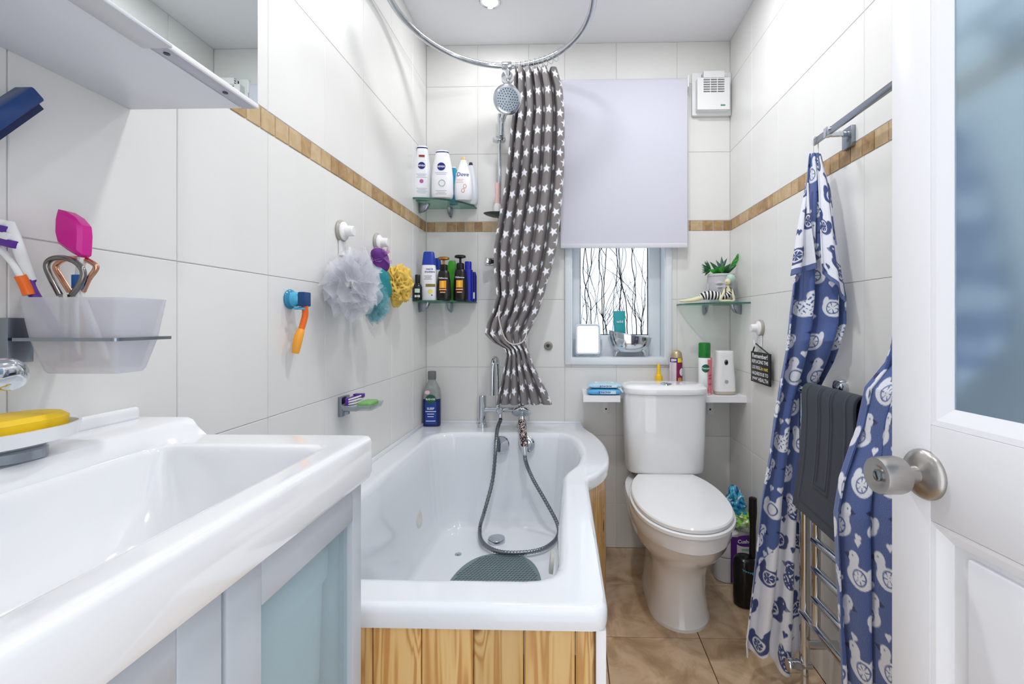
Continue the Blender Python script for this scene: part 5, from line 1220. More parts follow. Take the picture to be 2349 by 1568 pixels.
# ------------------------------------------------------------------ duck towels
def duck_cols(S, T, inv, seed=0.0):
    """woven duck pattern; inv 1 = reverse side (white ground, blue ducks)"""
    ps, pt = .112, .098
    white = np.zeros_like(S); navy = np.zeros_like(S); aa = .0016
    ell = lambda x, y, cx, cy, rx, ry: np.clip(.5 - (np.hypot((x - cx) / rx, (y - cy) / ry) - 1) * min(rx, ry) / aa, 0, 1)
    row = np.floor(T / pt)
    for dr in (-1, 0, 1):
        r = row + dr; off = np.where(np.mod(r, 2) > .5, .5, 0.)
        for dc in (-1, 0, 1):
            c_ = np.floor(S / ps - off) + dc
            x = S - (c_ + off + .5) * ps; y = -(T - (r + .5) * pt)
            h = np.mod(np.sin(c_ * 12.9898 + r * 78.233 + seed) * 43758.5453, 1.0); fl = np.where(np.mod(h * 7.3, 1) > .5, 1., -1.)
            x = x * fl; th = (np.mod(h * 3.7, 1) - .5) * .6; x, y = x * np.cos(th) - y * np.sin(th), x * np.sin(th) + y * np.cos(th)
            body = np.maximum(ell(x, y, -.002, -.014, .034, .024), np.maximum(ell(x, y, .018, .022, .0155, .0155), np.maximum(ell(x, y, .015, .005, .013, .02), ell(x, y, -.028, .000, .010, .014))))
            rad = np.hypot(x + .003, y + .013); ang = np.arctan2(y + .013, x + .003)
            ring = np.clip(.5 - (np.abs(rad - .0165) - .0018) / aa, 0, 1); spk = np.clip((np.abs(np.sin(ang * 3)) < .30) * 1.0, 0, 1) * (rad < .015) * (rad > .003)
            scr = (np.sin(x * 420 + 3 * np.sin(y * 260 + h * 20)) + np.sin(y * 380 + 2.5 * np.sin(x * 300 + h * 9)) > .9) * (np.hypot(x, y) < .034)
            typ = np.mod(h * 11.7, 1)
            inner_ = np.where(typ < .62, np.maximum(ring, spk), np.where(typ < .88, scr * 1.0, ring))
            eye = ell(x, y, .022, .026, .0022, .0022)
            d = body * (1 - np.clip(inner_, 0, 1)) * (1 - eye)
            white = np.maximum(white, d)
            bk = np.clip(.5 - (np.abs(y - .020) - (.048 - x) * .5) / aa, 0, 1) * (x > .0325) * (x < .048)
            navy = np.maximum(navy, bk)
            hx, hy = x - .050, y + .040
            heart = np.maximum(np.maximum(ell(hx, hy, -.004, .002, .005, .005), ell(hx, hy, .004, .002, .005, .005)), np.clip(.5 - (np.abs(hx) - (hy + .011) * .75) / aa, 0, 1) * (hy < .002) * (hy > -.011))
            white = np.maximum(white, heart)
    blue, wh, nv = np.array(rgb(74, 96, 154)[:3]), np.array(rgb(232, 234, 242)[:3]), np.array(rgb(24, 36, 84)[:3])
    m = white[..., None]; n = navy[..., None]
    A = (blue + (wh - blue) * m) * (1 - n) + nv * n
    rv = np.array(rgb(62, 76, 128)[:3])
    B = (wh + (rv - wh) * m) * (1 - .8 * n) + rv * .8 * n
    i = inv[..., None]
    return A * (1 - i) + B * i
def pleated2(ypx, LSt, RSt, dl, dr, npl, amp, nc, ph=0.0, skew=.5, wig=.35, xmax=None):
    u = np.linspace(0, 1, nc)[None, :]; yy = ypx[:, None]
    xl = interp(LSt, ypx)[:, None]; xr = interp(RSt, ypx)[:, None]; a = amp(ypx)[:, None]
    w_ = 2 * PI * npl * u + ph + wig * np.sin(yy / 150.0 + u * 7)
    ux = np.clip(u + skew * np.sin(2 * w_) / (4 * PI * npl), 0, 1)
    px = xl + (xr - xl) * ux; dep = dl(ypx)[:, None] * (1 - ux) + dr(ypx)[:, None] * ux
    A = (px - CX) / FPX; B = (CY - yy) / FPX
    dx = -math.sin(YAW) + A * math.cos(YAW); dy = math.cos(YAW) + A * math.sin(YAW); t = dep / dy
    X = dx * t; Y_ = dep - a * np.cos(w_); Z = B * t + CAMH + 0 * u
    if xmax is not None: X = np.minimum(X, xmax)
    return np.stack([X, Y_ + 0 * X, Z], -1)
def fabric_st(PTS, ypx, row, zs):
    seg = np.linalg.norm(np.diff(PTS[row], axis=0), axis=1); s_ = np.concatenate([[0], np.cumsum(seg)])
    return np.broadcast_to(s_[None, :] - s_.mean(), PTS.shape[:2]), np.broadcast_to(((ypx - ypx[0]) * zs)[:, None], PTS.shape[:2]).copy()
TERRY = mat('duck_terry', attr='Col', rough=.95, sheen=.3, bump=.35, bscale=350)
I_ = lambda xs, ys: (lambda y: np.interp(y, xs, ys))

# towel one, on the far end of the rail
LS1 = [(335, 1862), (360, 1856), (430, 1850), (520, 1833), (600, 1822), (640, 1816), (720, 1806), (800, 1800), (880, 1788), (960, 1776), (1050, 1765), (1150, 1747), (1250, 1736), (1330, 1726), (1400, 1716), (1470, 1706), (1500, 1708)]
RS1 = [(335, 1876), (360, 1884), (440, 1903), (540, 1918), (620, 1932), (680, 1944), (740, 1943), (790, 1928), (830, 1912), (870, 1890), (910, 1868), (960, 1856), (1100, 1846), (1300, 1843), (1420, 1842), (1500, 1838)]
TX1 = P(1870, 340, X=RXo).x; ty1 = RY1 - .012
nr, nc = 620, 220; ypx = np.linspace(352, 1500, nr)
PT1 = pleated2(ypx, LS1, RS1, I_([336, 420, 900, 1500], [ty1 + .005, 1.385, 1.42, 1.435]), I_([336, 420, 560, 780, 880, 1500], [ty1 - .005, 1.32, 1.275, 1.28, 1.415, 1.43]), 2.6, I_([336, 400, 700, 900, 1500], [.003, .010, .022, .020, .020]), nc, ph=.9, xmax=XR - .008)
u = np.linspace(0, 1, nc)[None, :]; vv = ypx[:, None] + 0 * u
# ragged hem: right part hangs lower
hemf = np.clip((vv - 1250) / 250, 0, 1) ** 2
PT1[..., 2] -= hemf * (.065 * np.exp(-((u - .72) / .17) ** 2) - .01 * np.sin(u * 20))
S1, T1 = fabric_st(PT1, ypx, 400, 1.36 / FPX)
edge_u = np.interp(ypx, [1100, 1180, 1260, 1330, 1500], [1.1, .62, .30, .05, -.2])[:, None]
inv = ((u > edge_u) & (vv > 1090)) * 1.0
C1 = duck_cols(S1, T1, inv, 1.7)
tw1 = thing('duck_towel', 'blue duck-patterned bath towel hanging by its loop from the far rail end', 'towel', (PT1[-1, nc // 2, 0], 1.40, float(PT1[..., 2].min())), group='duck towels')
sheet('cloth', PT1, C1, TERRY, tw1, 3)
def flap(LSx, RSx, y0, y1, dl, dr, nm, seed, cut_):
    n1, n2 = 200, 70; yp = np.linspace(y0, y1, n1)
    Q = pleated2(yp, LSx, RSx, dl, dr, 1.3, I_([y0, y1], [.003, .010]), n2, ph=seed, xmax=XR - .005)
    uu = np.linspace(0, 1, n2)[None, :]
    Q[..., 2] += cut_(uu) * ((yp[:, None] - y0) / (y1 - y0)) ** 1.5
    s_, t_ = fabric_st(Q, yp, 150, 1.33 / FPX)
    hem = (yp[:, None] > y1 - 14) * np.ones_like(uu)
    Cc = duck_cols(s_ + seed, t_ + seed * .3, np.ones_like(s_), seed)
    Cc = Cc * (1 - hem[..., None]) + np.array(rgb(88, 104, 152)[:3]) * hem[..., None]
    sheet(nm, Q, Cc, TERRY, tw1, 3)
flap([(355, 1876), (430, 1880), (520, 1884), (600, 1886), (690, 1890)], [(355, 1881), (430, 1905), (540, 1921), (620, 1935), (690, 1947)], 358, 668, I_([345, 690], [ty1 - .016, 1.275]), I_([345, 690], [ty1 - .018, 1.225]), 'folded_corner', 2.1, lambda uu: .055 * (1 - uu) - .028 * uu)
flap([(430, 1848), (520, 1831), (600, 1819), (640, 1813)], [(430, 1853), (500, 1856), (560, 1864), (640, 1872)], 420, 632, I_([420, 640], [1.36, 1.35]), I_([420, 640], [1.352, 1.325]), 'folded_corner', 4.4, lambda uu: .02 * uu)
part('hanging_loop', MB().tube([(RXo + x, ty1, rz - .010 + z) for x, z in sellipse(.0075, .024, 5, 28)], .0018, 6, closed=True), PLAST, tw1)

# towel two, nearer, partly behind the door
LS2 = [(205, 2088), (400, 2070), (600, 2052), (800, 2029), (860, 2008), (920, 1984), (1010, 1950), (1100, 1921), (1180, 1907), (1300, 1910), (1420, 1914), (1568, 1922), (1750, 1930)]
RS2 = [(205, 2104), (300, 2200), (450, 2300), (700, 2310), (900, 2280), (960, 2180), (1100, 2120), (1750, 2110)]
nr, nc = 620, 260; ypx = np.linspace(208, 1740, nr)
ty2 = .985
PT2 = pleated2(ypx, LS2, RS2, I_([175, 600, 1000, 1750], [ty2 + .003, 1.0, 1.06, 1.05]), I_([175, 300, 800, 960, 1750], [ty2 - .003, .90, .80, .86, .86]), 3.3, I_([175, 400, 900, 1750], [.003, .015, .022, .026]), nc, ph=.2)
zz_ = PT2[..., 2]; lim = np.where(zz_ < .93, RX - .028, XR - .006); lim = np.interp(zz_, [.90, .95, 1.08], [RX - .046, RX - .046, XR - .03]); ov_ = np.maximum(PT2[..., 0] - lim, 0); PT2[..., 0] = np.minimum(PT2[..., 0], lim) + .02 * np.tanh(ov_ / .08)
S2, T2 = fabric_st(PT2, ypx, 400, 1.0 / FPX)
C2 = duck_cols(S2 + .03, T2, np.zeros_like(S2), 5.2)
tw2 = thing('duck_towel', 'blue duck-patterned bath towel in front of the radiator, partly behind the door', 'towel', (PT2[-1, nc // 2, 0], .95, float(PT2[..., 2].min())), group='duck towels')
sheet('cloth', PT2, C2, TERRY, tw2, 3)
part('hanging_loop', MB().tube([(RXo + x, ty2, rz - .010 + z) for x, z in sellipse(.0075, .024, 5, 28)], .0018, 6, closed=True), PLAST, tw2)

# grey bath mat over the top rung
y1m, y0m = P(1846, 894, X=RX - .012).y - .016, 1.10
zt_m = RTOP + .006
nu, nv = 120, 260
zb_m = P(1826, 1155, X=RX - .045).z
prof = cr([(RX - .052, 0, zb_m), (RX - .034, 0, .70), (RX - .026, 0, .82), (RX - .026, 0, zt_m - .02), (RX - .018, 0, zt_m + .002), (RX - .004, 0, zt_m + .006), (RX + .010, 0, zt_m), (RX + .018, 0, zt_m - .02), (RX + .020, 0, .80), (RX + .022, 0, .70)], 12)
pp_ = np.array([[p.x, p.z] for p in prof]); sl = np.concatenate([[0], np.cumsum(np.linalg.norm(np.diff(pp_, axis=0), axis=1))])
v = np.linspace(0, sl[-1], nv); X = np.interp(v, sl, pp_[:, 0]); Z = np.interp(v, sl, pp_[:, 1])
uu = np.linspace(0, 1, nu)
Yg = y1m + (y0m - y1m) * uu[None, :] + 0 * v[:, None]
du_ = np.minimum(uu, 1 - uu)[None, :] * (y1m - y0m); dv_ = np.minimum(v, sl[-1] - v)[:, None]
def groove(d, c): return np.exp(-((d - c) / .0035) ** 2)
db = np.minimum(du_, dv_)
g = np.clip(groove(db, .030) * .8 + groove(db, .088) * .9 + groove(db, .098) * .9, 0, 1)
roll = np.clip(1 - db / .012, 0, 1) ** 2
G = np.stack([X[:, None] - .003 * g  + 0 * uu[None, :], Yg, Z[:, None] - .012 * uu[None, :] * (v[:, None] < .2) * 1.0 + 0 * Yg], -1)
base = np.array(rgb(54, 60, 70)[:3]); Cm = np.broadcast_to(base, G.shape) * (1 - .15 * g[..., None])
gm = thing('bath_mat_towel', 'charcoal grey bath mat hung over the top of the radiator', 'bath mat', (RX - .02, (y0m + y1m) / 2, zb_m))
sheet('mat', G, Cm, mat('grey_terry', attr='Col', rough=.95, sheen=.1, bump=.15, bscale=420), gm, 6)

# ------------------------------------------------------------------ sign on the right wall
hk, kk = suction_hook('white suction hook holding the black sign', P(1746, 752, X=XR - .0006), (-1, 0, 0))
sx_ = XR - .018
c00, c10, c01 = P(1724, 800, X=sx_), P(1768, 817, X=sx_), P(1721, 868, X=sx_)
yA, yB_ = c00.y, c10.y; zT, zB = (c00.z + c10.z) / 2, P(1721, 872, X=sx_).z
sgn = thing('hanging_sign', 'small black hanging sign with white and yellow lettering on the right wall', 'sign', (sx_, (yA + yB_) / 2, zB))
part('board', MB().box((sx_ - .003, yB_, zB), (sx_ + .003, yA, zT), .0015), mat('sign_black', (18, 18, 19), .5), sgn)
part('strap', MB().tube([(sx_, yA - .012, zT - .003), (kk.x, kk.y, kk.z + .004), (sx_, yB_ + .012, zT - .003)], .0028, 8), BLACK, sgn)
sw, sh = yA - yB_, zT - zB
SM = frame((sx_ - .0033, (yA + yB_) / 2, (zT + zB) / 2), (0, -1, 0), (0, 0, 1))
def sline(txt, f, wf, hf, m=WINK, dx=0, bold=.02): part('lettering', text_mb(txt, SM @ Matrix.Translation((dx * sw, (.5 - f) * sh, 0)), width=wf * sw, height=hf * sh, bold=bold), m, sgn)
sline('Remember!', .12, .80, .145); sline('REPLACING THE', .31, .84, .115); sline('LOO ROLL', .50, .46, .115, dx=-.18); sline('is not', .50, .34, .12, mat('yellow_ink', (240, 214, 70), .5), dx=.24)
sline('HAZARDOUS TO', .69, .84, .115); sline('your', .88, .30, .12, dx=-.26); sline('HEALTH', .87, .50, .125, dx=.17)

# ------------------------------------------------------------------ things on the shelf and cistern
sz = SZ + .0006
CYL = [(0, .96), (.01, 1), (.84, 1), (.86, .98)]
b = Bot('aerosol_can', 'slim white and pink disinfectant spray can with green cap', 1616, 27, 820, 2.105, sz, [(0, .96), (.01, 1), (.985, 1), (1.0, .95)], mat('white_can', (236, 238, 238), .25, metal=0), .0, dep=1, e=2)
b.part('cap', [(1.0, .97), (1.005, .98), (1.36, .98), (1.40, .93), (1.41, .80)], mat('green_cap', (26, 122, 46), .35)); b.patch((.028, .165), .50, mat('pink_print2', (232, 128, 140), .4), .75); b.patch(disc_pts(.018), .72, mat('green_print', (20, 96, 70), .4), -.05, lift=.0006)
b.text('Dettol', .72, .62, WINK, -.05, bold=.02); b.patch(disc_pts(.012, .010), .12, MATS['green_print'], -.1, lift=.0006)
for f, x in ((.52, .8), (.44, .8), (.28, .8)): b.patch((.018, .008), f, mat('mauve_print', (150, 90, 120), .5), x, lift=.0006)
b = Bot('aerosol_can', 'air freshener can with domed gold cap and purple berry print', 1552, 26, 820, 2.20, sz, [(0, .96), (.01, 1), (.97, 1), (1.0, .96)], mat('plum_can', (132, 30, 82), .3), .0, dep=1, e=2)
b.part('cap', [(1.0, .97), (1.01, .98), (1.08, .95), (1.16, .82), (1.21, .55), (1.23, .2)], mat('gold_dome', (196, 178, 140), .3, metal=.5)); b.patch((.026, .16), .46, mat('pale_lilac_print', (220, 210, 222), .4), -.75, lift=.0005); b.patch((.03, .02), .93, mat('yellow_print', (240, 214, 50), .4), .45, lift=.0005); b.patch((.03, .02), .93, mat('deep_purple_print', (70, 34, 100), .4), -.6, lift=.0008); b.patch(disc_pts(.011, .018), .58, WINK, .7, lift=.0006); b.patch(disc_pts(.010), .36, mat('fruit_print', (228, 150, 60), .4), .35, lift=.0006)
b = Bot('squeeze_bottle', 'small yellow bottle with long nozzle standing behind the cistern', 1511, 17, 858, 2.205, sz, [(0, .96), (.02, 1), (.85, 1), (.95, .75), (1.0, .6)], mat('yellow_bottle', (246, 196, 24), .35), dep=1, e=2)
b.part('nozzle', [(1.0, .58), (1.02, .52), (1.6, .36), (1.62, .3)], MATS['yellow_bottle'])
dc = P(1661, 905, Y=2.115)
b = Bot('air_freshener_dispenser', 'tall white automatic air freshener dispenser at the right end of the shelf', 1661, 47, 804, 2.115, sz, [(.075, .99), (.10, 1.0), (.40, .95), (.70, .85), (.95, .84), (.985, .82), (1.0, .76)], PLAST, .0, dep=.72, e=3.4, cat='dispenser')
b.part('base', [(0, .90), (.01, .96), (.075, .985)], mat('beige_base', (190, 178, 164), .4)); b.patch(disc_pts(.0085, .0125), .74, CHROME, 0, 'spray_hole'); b.patch(disc_pts(.004, .007), .735, BLACK, .02, 'nozzle_dark', lift=.0008); b.patch(disc_pts(.0085), .30, mat('grey_button', (176, 174, 172), .4), .0, 'button')
def pack(label, x0, x1, y0, y1, z0, h, rot, m, txt, pale):
    t = thing('wipes_pack', label, 'wipes', ((x0 + x1) / 2, (y0 + y1) / 2, z0), rot, 'wipes packs on the shelf')
    hx, hy = (x1 - x0) / 2, (y1 - y0) / 2; rings = []
    for k in range(13):
        f = -1 + 2 * k / 12; th = h / 2 * (1 - abs(f) ** 6) ** .5 + .0008; wy = hy * (1 - .04 * abs(f) ** 4)
        rings.append([(f * hx, yy, h / 2 + zz) for yy, zz in sellipse(wy, th, 3.4, 28)])
    part('pouch', MB().loft(rings), m, t, world=False)
    yf = -hy - .0004
    part('label_band', patch_mb((hx * .9, h * .55), frame((hx * .2, yf, h * .5), (1, 0, 0), (0, 0, 1))), pale, t, world=False)
    part('lettering', text_mb(txt, frame((0, yf - .0004, h * .5), (1, 0, 0), (0, 0, 1)) @ Matrix.Rotation(PI, 4, 'Z'), width=hx * .72, height=h * .36, bold=.02), mat('andrex_blue', (24, 66, 150), .5), t, world=False)
    part('top_print', patch_mb((hx * 1.1, hy * 1.0), frame((0, 0, h + .0004), (1, 0, 0), (0, 1, 0))), pale, t, world=False)
wx0, wx1 = P(1347, 890, Y=2.06).x, P(1427, 890, Y=2.06).x
pack('blue pack of wipes lying on the shelf, lower of two', wx0, wx1, 2.062, 2.165, sz, .026, 0, mat('sky_blue_wrap', (86, 170, 220), .25), 'ANDREX', mat('pale_wrap', (196, 224, 240), .3))
pack('white and pale blue pack of wipes lying on top of the other pack', wx0 + .004, wx1 + .004, 2.072, 2.175, sz + .0285, .020, .03, mat('pale_blue_wrap', (176, 214, 236), .25), 'ANDREX', mat('white_wrap', (232, 240, 246), .3))

# ------------------------------------------------------------------ window sill things
zsill = W1[2] + .0036
# little mirror on a clear stand
Ym = YB + .035
ma, mb_ = P(1318, 741, Y=Ym), P(1379, 822, Y=Ym); mcx, mhw = (ma.x + mb_.x) / 2, (mb_.x - ma.x) / 2; zt1 = ma.z
sm = thing('shaving_mirror', 'small white framed tilting mirror standing on the window sill', 'mirror', (mcx, Ym, zsill))
TM = Matrix.Translation((mcx, Ym, zsill + .085)) @ Matrix.Rotation(-.17, 4, 'X')
hh = (zt1 - zsill) / 2 - .006
def rr3(hw, hv, y, r): return [TM @ Vector((x, y, z)) for x, z in rpoly([(-hw, -hv), (hw, -hv), (hw, hv), (-hw, hv)], r, 5)]
part('frame', MB().loft([rr3(mhw - .004, hh, .006, .018), rr3(mhw - .004, hh, -.004, .018), rr3(mhw - .007, hh - .003, -.008, .016), rr3(mhw - .012, hh - .008, -.008, .012), rr3(mhw - .013, hh - .009, -.005, .011)], True, True), mat('pale_blue_plastic', (214, 222, 232), .3), sm)
part('mirror_glass', MB().loft([rr3(mhw - .0135, hh - .0095, -.0056, .011), rr3(mhw - .0135, hh - .0095, -.0062, .011)]), MIR, sm)
cm = m_glass('clear_plastic', (235, 240, 242), mix=.4, opac=(200, 210, 216), orough=.1)
part('stand', MB().tube(cr([(mcx - mhw, Ym, zsill + .085), (mcx - mhw, Ym - .002, zsill + .03), (mcx - mhw + .015, Ym - .02, zsill + .005), (mcx, Ym - .025, zsill + .005), (mcx + mhw - .015, Ym - .02, zsill + .005), (mcx + mhw, Ym - .002, zsill + .03), (mcx + mhw, Ym, zsill + .085)], 6), .0042, 8).tube([(mcx - .03, Ym - .022, zsill + .0045), (mcx - .03, Ym + .03, zsill + .0045)], .004, 8).tube([(mcx + .03, Ym - .022, zsill + .0045), (mcx + .03, Ym + .03, zsill + .0045)], .004, 8), cm, sm)
# chrome slipper-bath shaped bowl
Yc = YB + .055
ca, cb_ = P(1396, 755, Y=Yc), P(1494, 822, Y=Yc); ccx, chw = (ca.x + cb_.x) / 2, (cb_.x - ca.x) / 2
bt_ = thing('chrome_tub', 'chrome miniature slipper bath on feet on the window sill', 'ornament', (ccx, Yc, zsill))
zf0 = zsill + .020; zl, zr_ = ca.z, P(1494, 775, Y=Yc).z
def trim_(f, k):
    """ring at height fraction f of the tub"""
    out = []
    for j in range(48):
        t = 2 * PI * j / 48; cx_, sy_ = math.cos(t), math.sin(t); ww = (.74 + .26 * math.sin(f * PI / 2)) * k
        top = zl + (zr_ - zl) * (.5 + .5 * cx_) ** .8
        out.append((ccx + chw * ww * cx_, Yc + .048 * ww * sy_, zf0 + (top - zf0) * f))
    return out
part('tub', MB().loft([trim_(0, .6), trim_(0.03, .8), trim_(.12, .92), trim_(.3, .98), trim_(.55, 1), trim_(.8, 1), trim_(.96, 1.0), trim_(1, 1.06), trim_(.985, 1.06), trim_(.96, .97), trim_(.6, .96), trim_(.25, .92), trim_(.08, .8)], True, True), CHROME, bt_)
for sx3 in (-1, 1):
    for sy3 in (-1, 1): part('foot', MB().tube(cr([(ccx + sx3 * chw * .55, Yc + sy3 * .024, zf0 + .012), (ccx + sx3 * chw * .66, Yc + sy3 * .03, zf0 - .004), (ccx + sx3 * chw * .70, Yc + sy3 * .031, zsill + .005)], 4), [.006] * 4 + [.0045] * 4 + [.005], 8), CHROME, bt_)
# teal sachet standing in the tub
ta, tb_ = P(1408, 713, Y=Yc), P(1436, 760, Y=Yc)
ts = thing('sachet', 'teal foil sachet standing in the chrome tub', 'sachet', ((ta.x + tb_.x) / 2, Yc, zf0 + .012))
tcx_ = (ta.x + tb_.x) / 2; thw = (tb_.x - ta.x) / 2; TEAL = mat('teal_foil', (34, 158, 166), .3)
rings = []
for k in range(9):
    f = k / 8; z = zf0 + .022 + (ta.z - zf0 - .022) * f; th = .009 * (1 - f ** 3) + .0012
    rings.append([(tcx_ + x - .004 * f, Yc + y, z) for x, y in sellipse(thw * (.80 + .2 * f), th, 4, 24)])
part('pouch', MB().loft(rings), TEAL, ts)
part('print', text_mb('wild', frame((tcx_ - .002, Yc - .0135, ta.z - .052), (1, 0, 0), (0, 0, 1)), width=.032, bold=.0), WINK, ts)

# ------------------------------------------------------------------ planter head, plant and figurine
zp_ = RZs + .0006; Yp = 2.145; pcx = P(1654, 690, Y=Yp).x
STONEG = mat('pale_grey_stone', (190, 190, 194), .6, noise=.05, nscale=40)
pot = thing('head_planter', 'pale grey planter shaped like a serene head on the glass shelf', 'planter', (pcx, Yp, zp_))
Hh = P(1654, 629, Y=Yp).z - zp_; Rr = 31 / FPX * Yp
rings = []
for i in range(41):
    f = i / 40; ring_ = []
    wf = np.interp(f, [0, .04, .2, .45, .7, .92, 1], [.72, .78, .84, .95, 1.0, .98, .96])
    for j in range(64):
        a = 2 * PI * j / 64 - PI / 2; th = math.atan2(math.sin(a + PI / 2), math.cos(a + PI / 2))   # th 0 = front (-Y)
        k = wf * Rr
        nose = .30 * math.exp(-(th / .10) ** 2) * np.interp(f, [.34, .40, .44, .62, .70], [0, 1, .9, .35, 0])
        brow = .12 * math.exp(-((abs(th) - .36) / .22) ** 2) * math.exp(-((f - .66 + .18 * (abs(th) - .36) ** 2) / .03) ** 2)
        sock = -.13 * math.exp(-((abs(th) - .36) / .16) ** 2) * math.exp(-((f - .60) / .04) ** 2)
        eyel = .10 * math.exp(-((abs(th) - .36) / .15) ** 2) * math.exp(-((f - .54) / .035) ** 2)
        lip = .13 * math.exp(-(th / .16) ** 2) * (math.exp(-((f - .285) / .022) ** 2) + math.exp(-((f - .235) / .022) ** 2))
        chin = .09 * math.exp(-(th / .2) ** 2) * math.exp(-((f - .13) / .06) ** 2)
        k *= 1 + nose + brow + sock + eyel + lip + chin
        ring_.append((pcx + k * math.cos(a), Yp + .92 * k * math.sin(a), zp_ + f * Hh))
    rings.append(ring_)
rings.append([(pcx + .86 * Rr * math.cos(2 * PI * j / 64 - PI / 2), Yp + .8 * Rr * math.sin(2 * PI * j / 64 - PI / 2), zp_ + Hh) for j in range(64)])
rings.append([(pcx + .84 * Rr * math.cos(2 * PI * j / 64 - PI / 2), Yp + .78 * Rr * math.sin(2 * PI * j / 64 - PI / 2), zp_ + Hh * .9) for j in range(64)])
part('head', MB().loft(rings), STONEG, pot, sharp=60)
for s_ in (-1, 1):
    part('ear', MB().sphere((pcx + s_ * Rr * .98, Yp - .004, zp_ + Hh * .48), (.007, .012, .030), 14, 10), STONEG, pot)
    a = s_ * .36; ex, ey = pcx + Rr * .99 * math.sin(a), Yp - .92 * Rr * 1.02 * math.cos(a)
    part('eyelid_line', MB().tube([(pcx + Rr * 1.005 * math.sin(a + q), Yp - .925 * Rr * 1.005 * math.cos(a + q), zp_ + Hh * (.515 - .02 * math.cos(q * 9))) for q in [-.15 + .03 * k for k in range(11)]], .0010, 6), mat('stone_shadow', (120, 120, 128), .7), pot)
mb = MB()
for k in range(26):
    a = -1.5 + 3.0 * k / 25; mb.sphere((pcx + Rr * .985 * math.sin(a), Yp - .92 * Rr * .985 * math.cos(a), zp_ + Hh * .93), .0032, 8, 6)
part('curl_band', mb, STONEG, pot)
# the leaves
pl_ = thing('potted_succulent', 'green artificial succulent with fern-like sprig in the head planter', 'plant', (pcx, Yp, zp_ + Hh * .9))
LG = [mat('leaf_green', (46, 140, 40), .4, noise=.15, nscale=30), mat('leaf_dark', (24, 84, 40), .4, noise=.1), mat('leaf_bluegreen', (40, 84, 72), .45)]
part('soil', MB().lathe([(.68 * Rr, -.004), (.62 * Rr, .004), (0, .007)], Matrix.Translation((pcx, Yp, zp_ + Hh * .905 + .004)), 24), mat('dark_moss', (40, 60, 30), .9), pl_)
def leaf(base, tip, wd, m, name='leaf', bend=.0):
    base, tip = Vector(base), Vector(tip); d = tip - base; side_ = d.cross(Vector((0, -1, .2))).normalized(); nrm = side_.cross(d).normalized(); L5 = []
    for k in range(7):
        f = k / 6; c_ = base + d * f + nrm * bend * math.sin(PI * f); w_ = wd * (math.sin(PI * (.12 + .88 * f) ** .8) if f < 1 else 0) + .0004
        L5.append([c_ - side_ * w_, c_ + nrm * w_ * .35, c_ + side_ * w_, c_ - nrm * w_ * .25])
    return part(name, MB().loft(L5), m, pl_)
B0 = Vector((pcx, Yp - .003, zp_ + Hh * 1.0))
def pp2(px, py, dy=0): return P(px, py, Y=Yp + dy)
for px, py, dy, wd, mi_ in ((1628, 600, -.02, .011, 1), (1642, 596, 0, .009, 2), (1655, 588, .01, .010, 2), (1668, 592, .0, .009, 2), (1640, 612, -.045, .016, 0), (1660, 608, -.05, .017, 0), (1676, 604, -.03, .012, 1), (1625, 618, -.03, .012, 0), (1690, 608, -.02, .012, 1), (1650, 618, -.06, .015, 0)): leaf(B0 + Vector((rnd.uniform(-.02, .02), rnd.uniform(-.01, .01), 0)), pp2(px, py, dy), wd, LG[mi_], bend=.006)
for k in range(11):  # spiky rosette on the left
    a = -1.2 + 2.6 * k / 10; o_ = pp2(1624, 617, -.02)
    leaf(o_ + Vector((.012, 0, -.002)), o_ + Vector((-.034 * math.cos(a), rnd.uniform(-.02, .01), .036 * math.sin(a) + .004)), .0038, LG[1], 'leaf')
st0, st1 = pp2(1672, 622, .0), pp2(1693, 584, .0)   # fern-like sprig on the right
part('sprig_stem', MB().tube([st0, (st0 + st1) / 2 + Vector((.004, 0, 0)), st1], .0016, 6), LG[0], pl_)
for k in range(13):
    f = .12 + .88 * k / 12; c_ = st0 + (st1 - st0) * f
    for s_ in (-1, 1): leaf(c_, c_ + Vector((s_ * .017 * (1.15 - .5 * f) + .006, rnd.uniform(-.006, .006), .006 + .004 * s_)), .0036, LG[0], 'leaflet')

# reclining bather figurine
fg = thing('bather_figurine', 'small figurine of a reclining bather in black and white striped swimsuit', 'figurine', (P(1630, 692, Y=2.06).x, 2.06, zp_))
SKIN = mat('cream_resin', (222, 216, 180), .45); Yf = 2.062
def fp(px, py, dy=0): q = P(px, py, Y=Yf + dy); q.z = max(q.z, zp_ + .006); return q
mb = MB()
mb.tube(cr([fp(1612, 682), fp(1590, 688, -.004), fp(1572, 690, -.006), fp(1559, 690, -.006)], 6), [.0105 - .0065 * k / 18 for k in range(19)], 12)
mb.tube(cr([fp(1612, 680, .014), fp(1588, 687, .012), fp(1562, 690, .006)], 6), [.0105 - .006 * k / 12 for k in range(13)], 12)
mb.tube(cr([fp(1663, 664, -.004), fp(1659, 674, -.014), fp(1652, 688, -.018), fp(1664, 690, -.020), fp(1674, 690, -.020)], 5), [.0062] * 10 + [.005] * 11, 10)
mb.tube(cr([fp(1677, 664, .002), fp(1681, 676, -.008), fp(1683, 689, -.012), fp(1670, 690, -.014)], 5), [.0062] * 8 + [.005] * 8, 10)
mb.tube(cr([fp(1671, 672, -.002), fp(1670, 662, -.003), fp(1669, 654, -.004)], 4), [.013, .0125, .012, .011, .009, .0075, .007, .0065, .006], 14)
part('body', mb, SKIN, fg)
part('head', MB().sphere(fp(1669, 646, -.006), (.0125, .012, .0145), 20, 14), SKIN, fg)
part('nose', MB().sphere(fp(1666, 646, -.019), (.0028, .003, .004), 10, 8), SKIN, fg)
part('bathing_cap', MB().sphere(fp(1676, 639, .006), (.020, .020, .021), 20, 14), mat('mint_cap', (176, 208, 188), .4), fg)
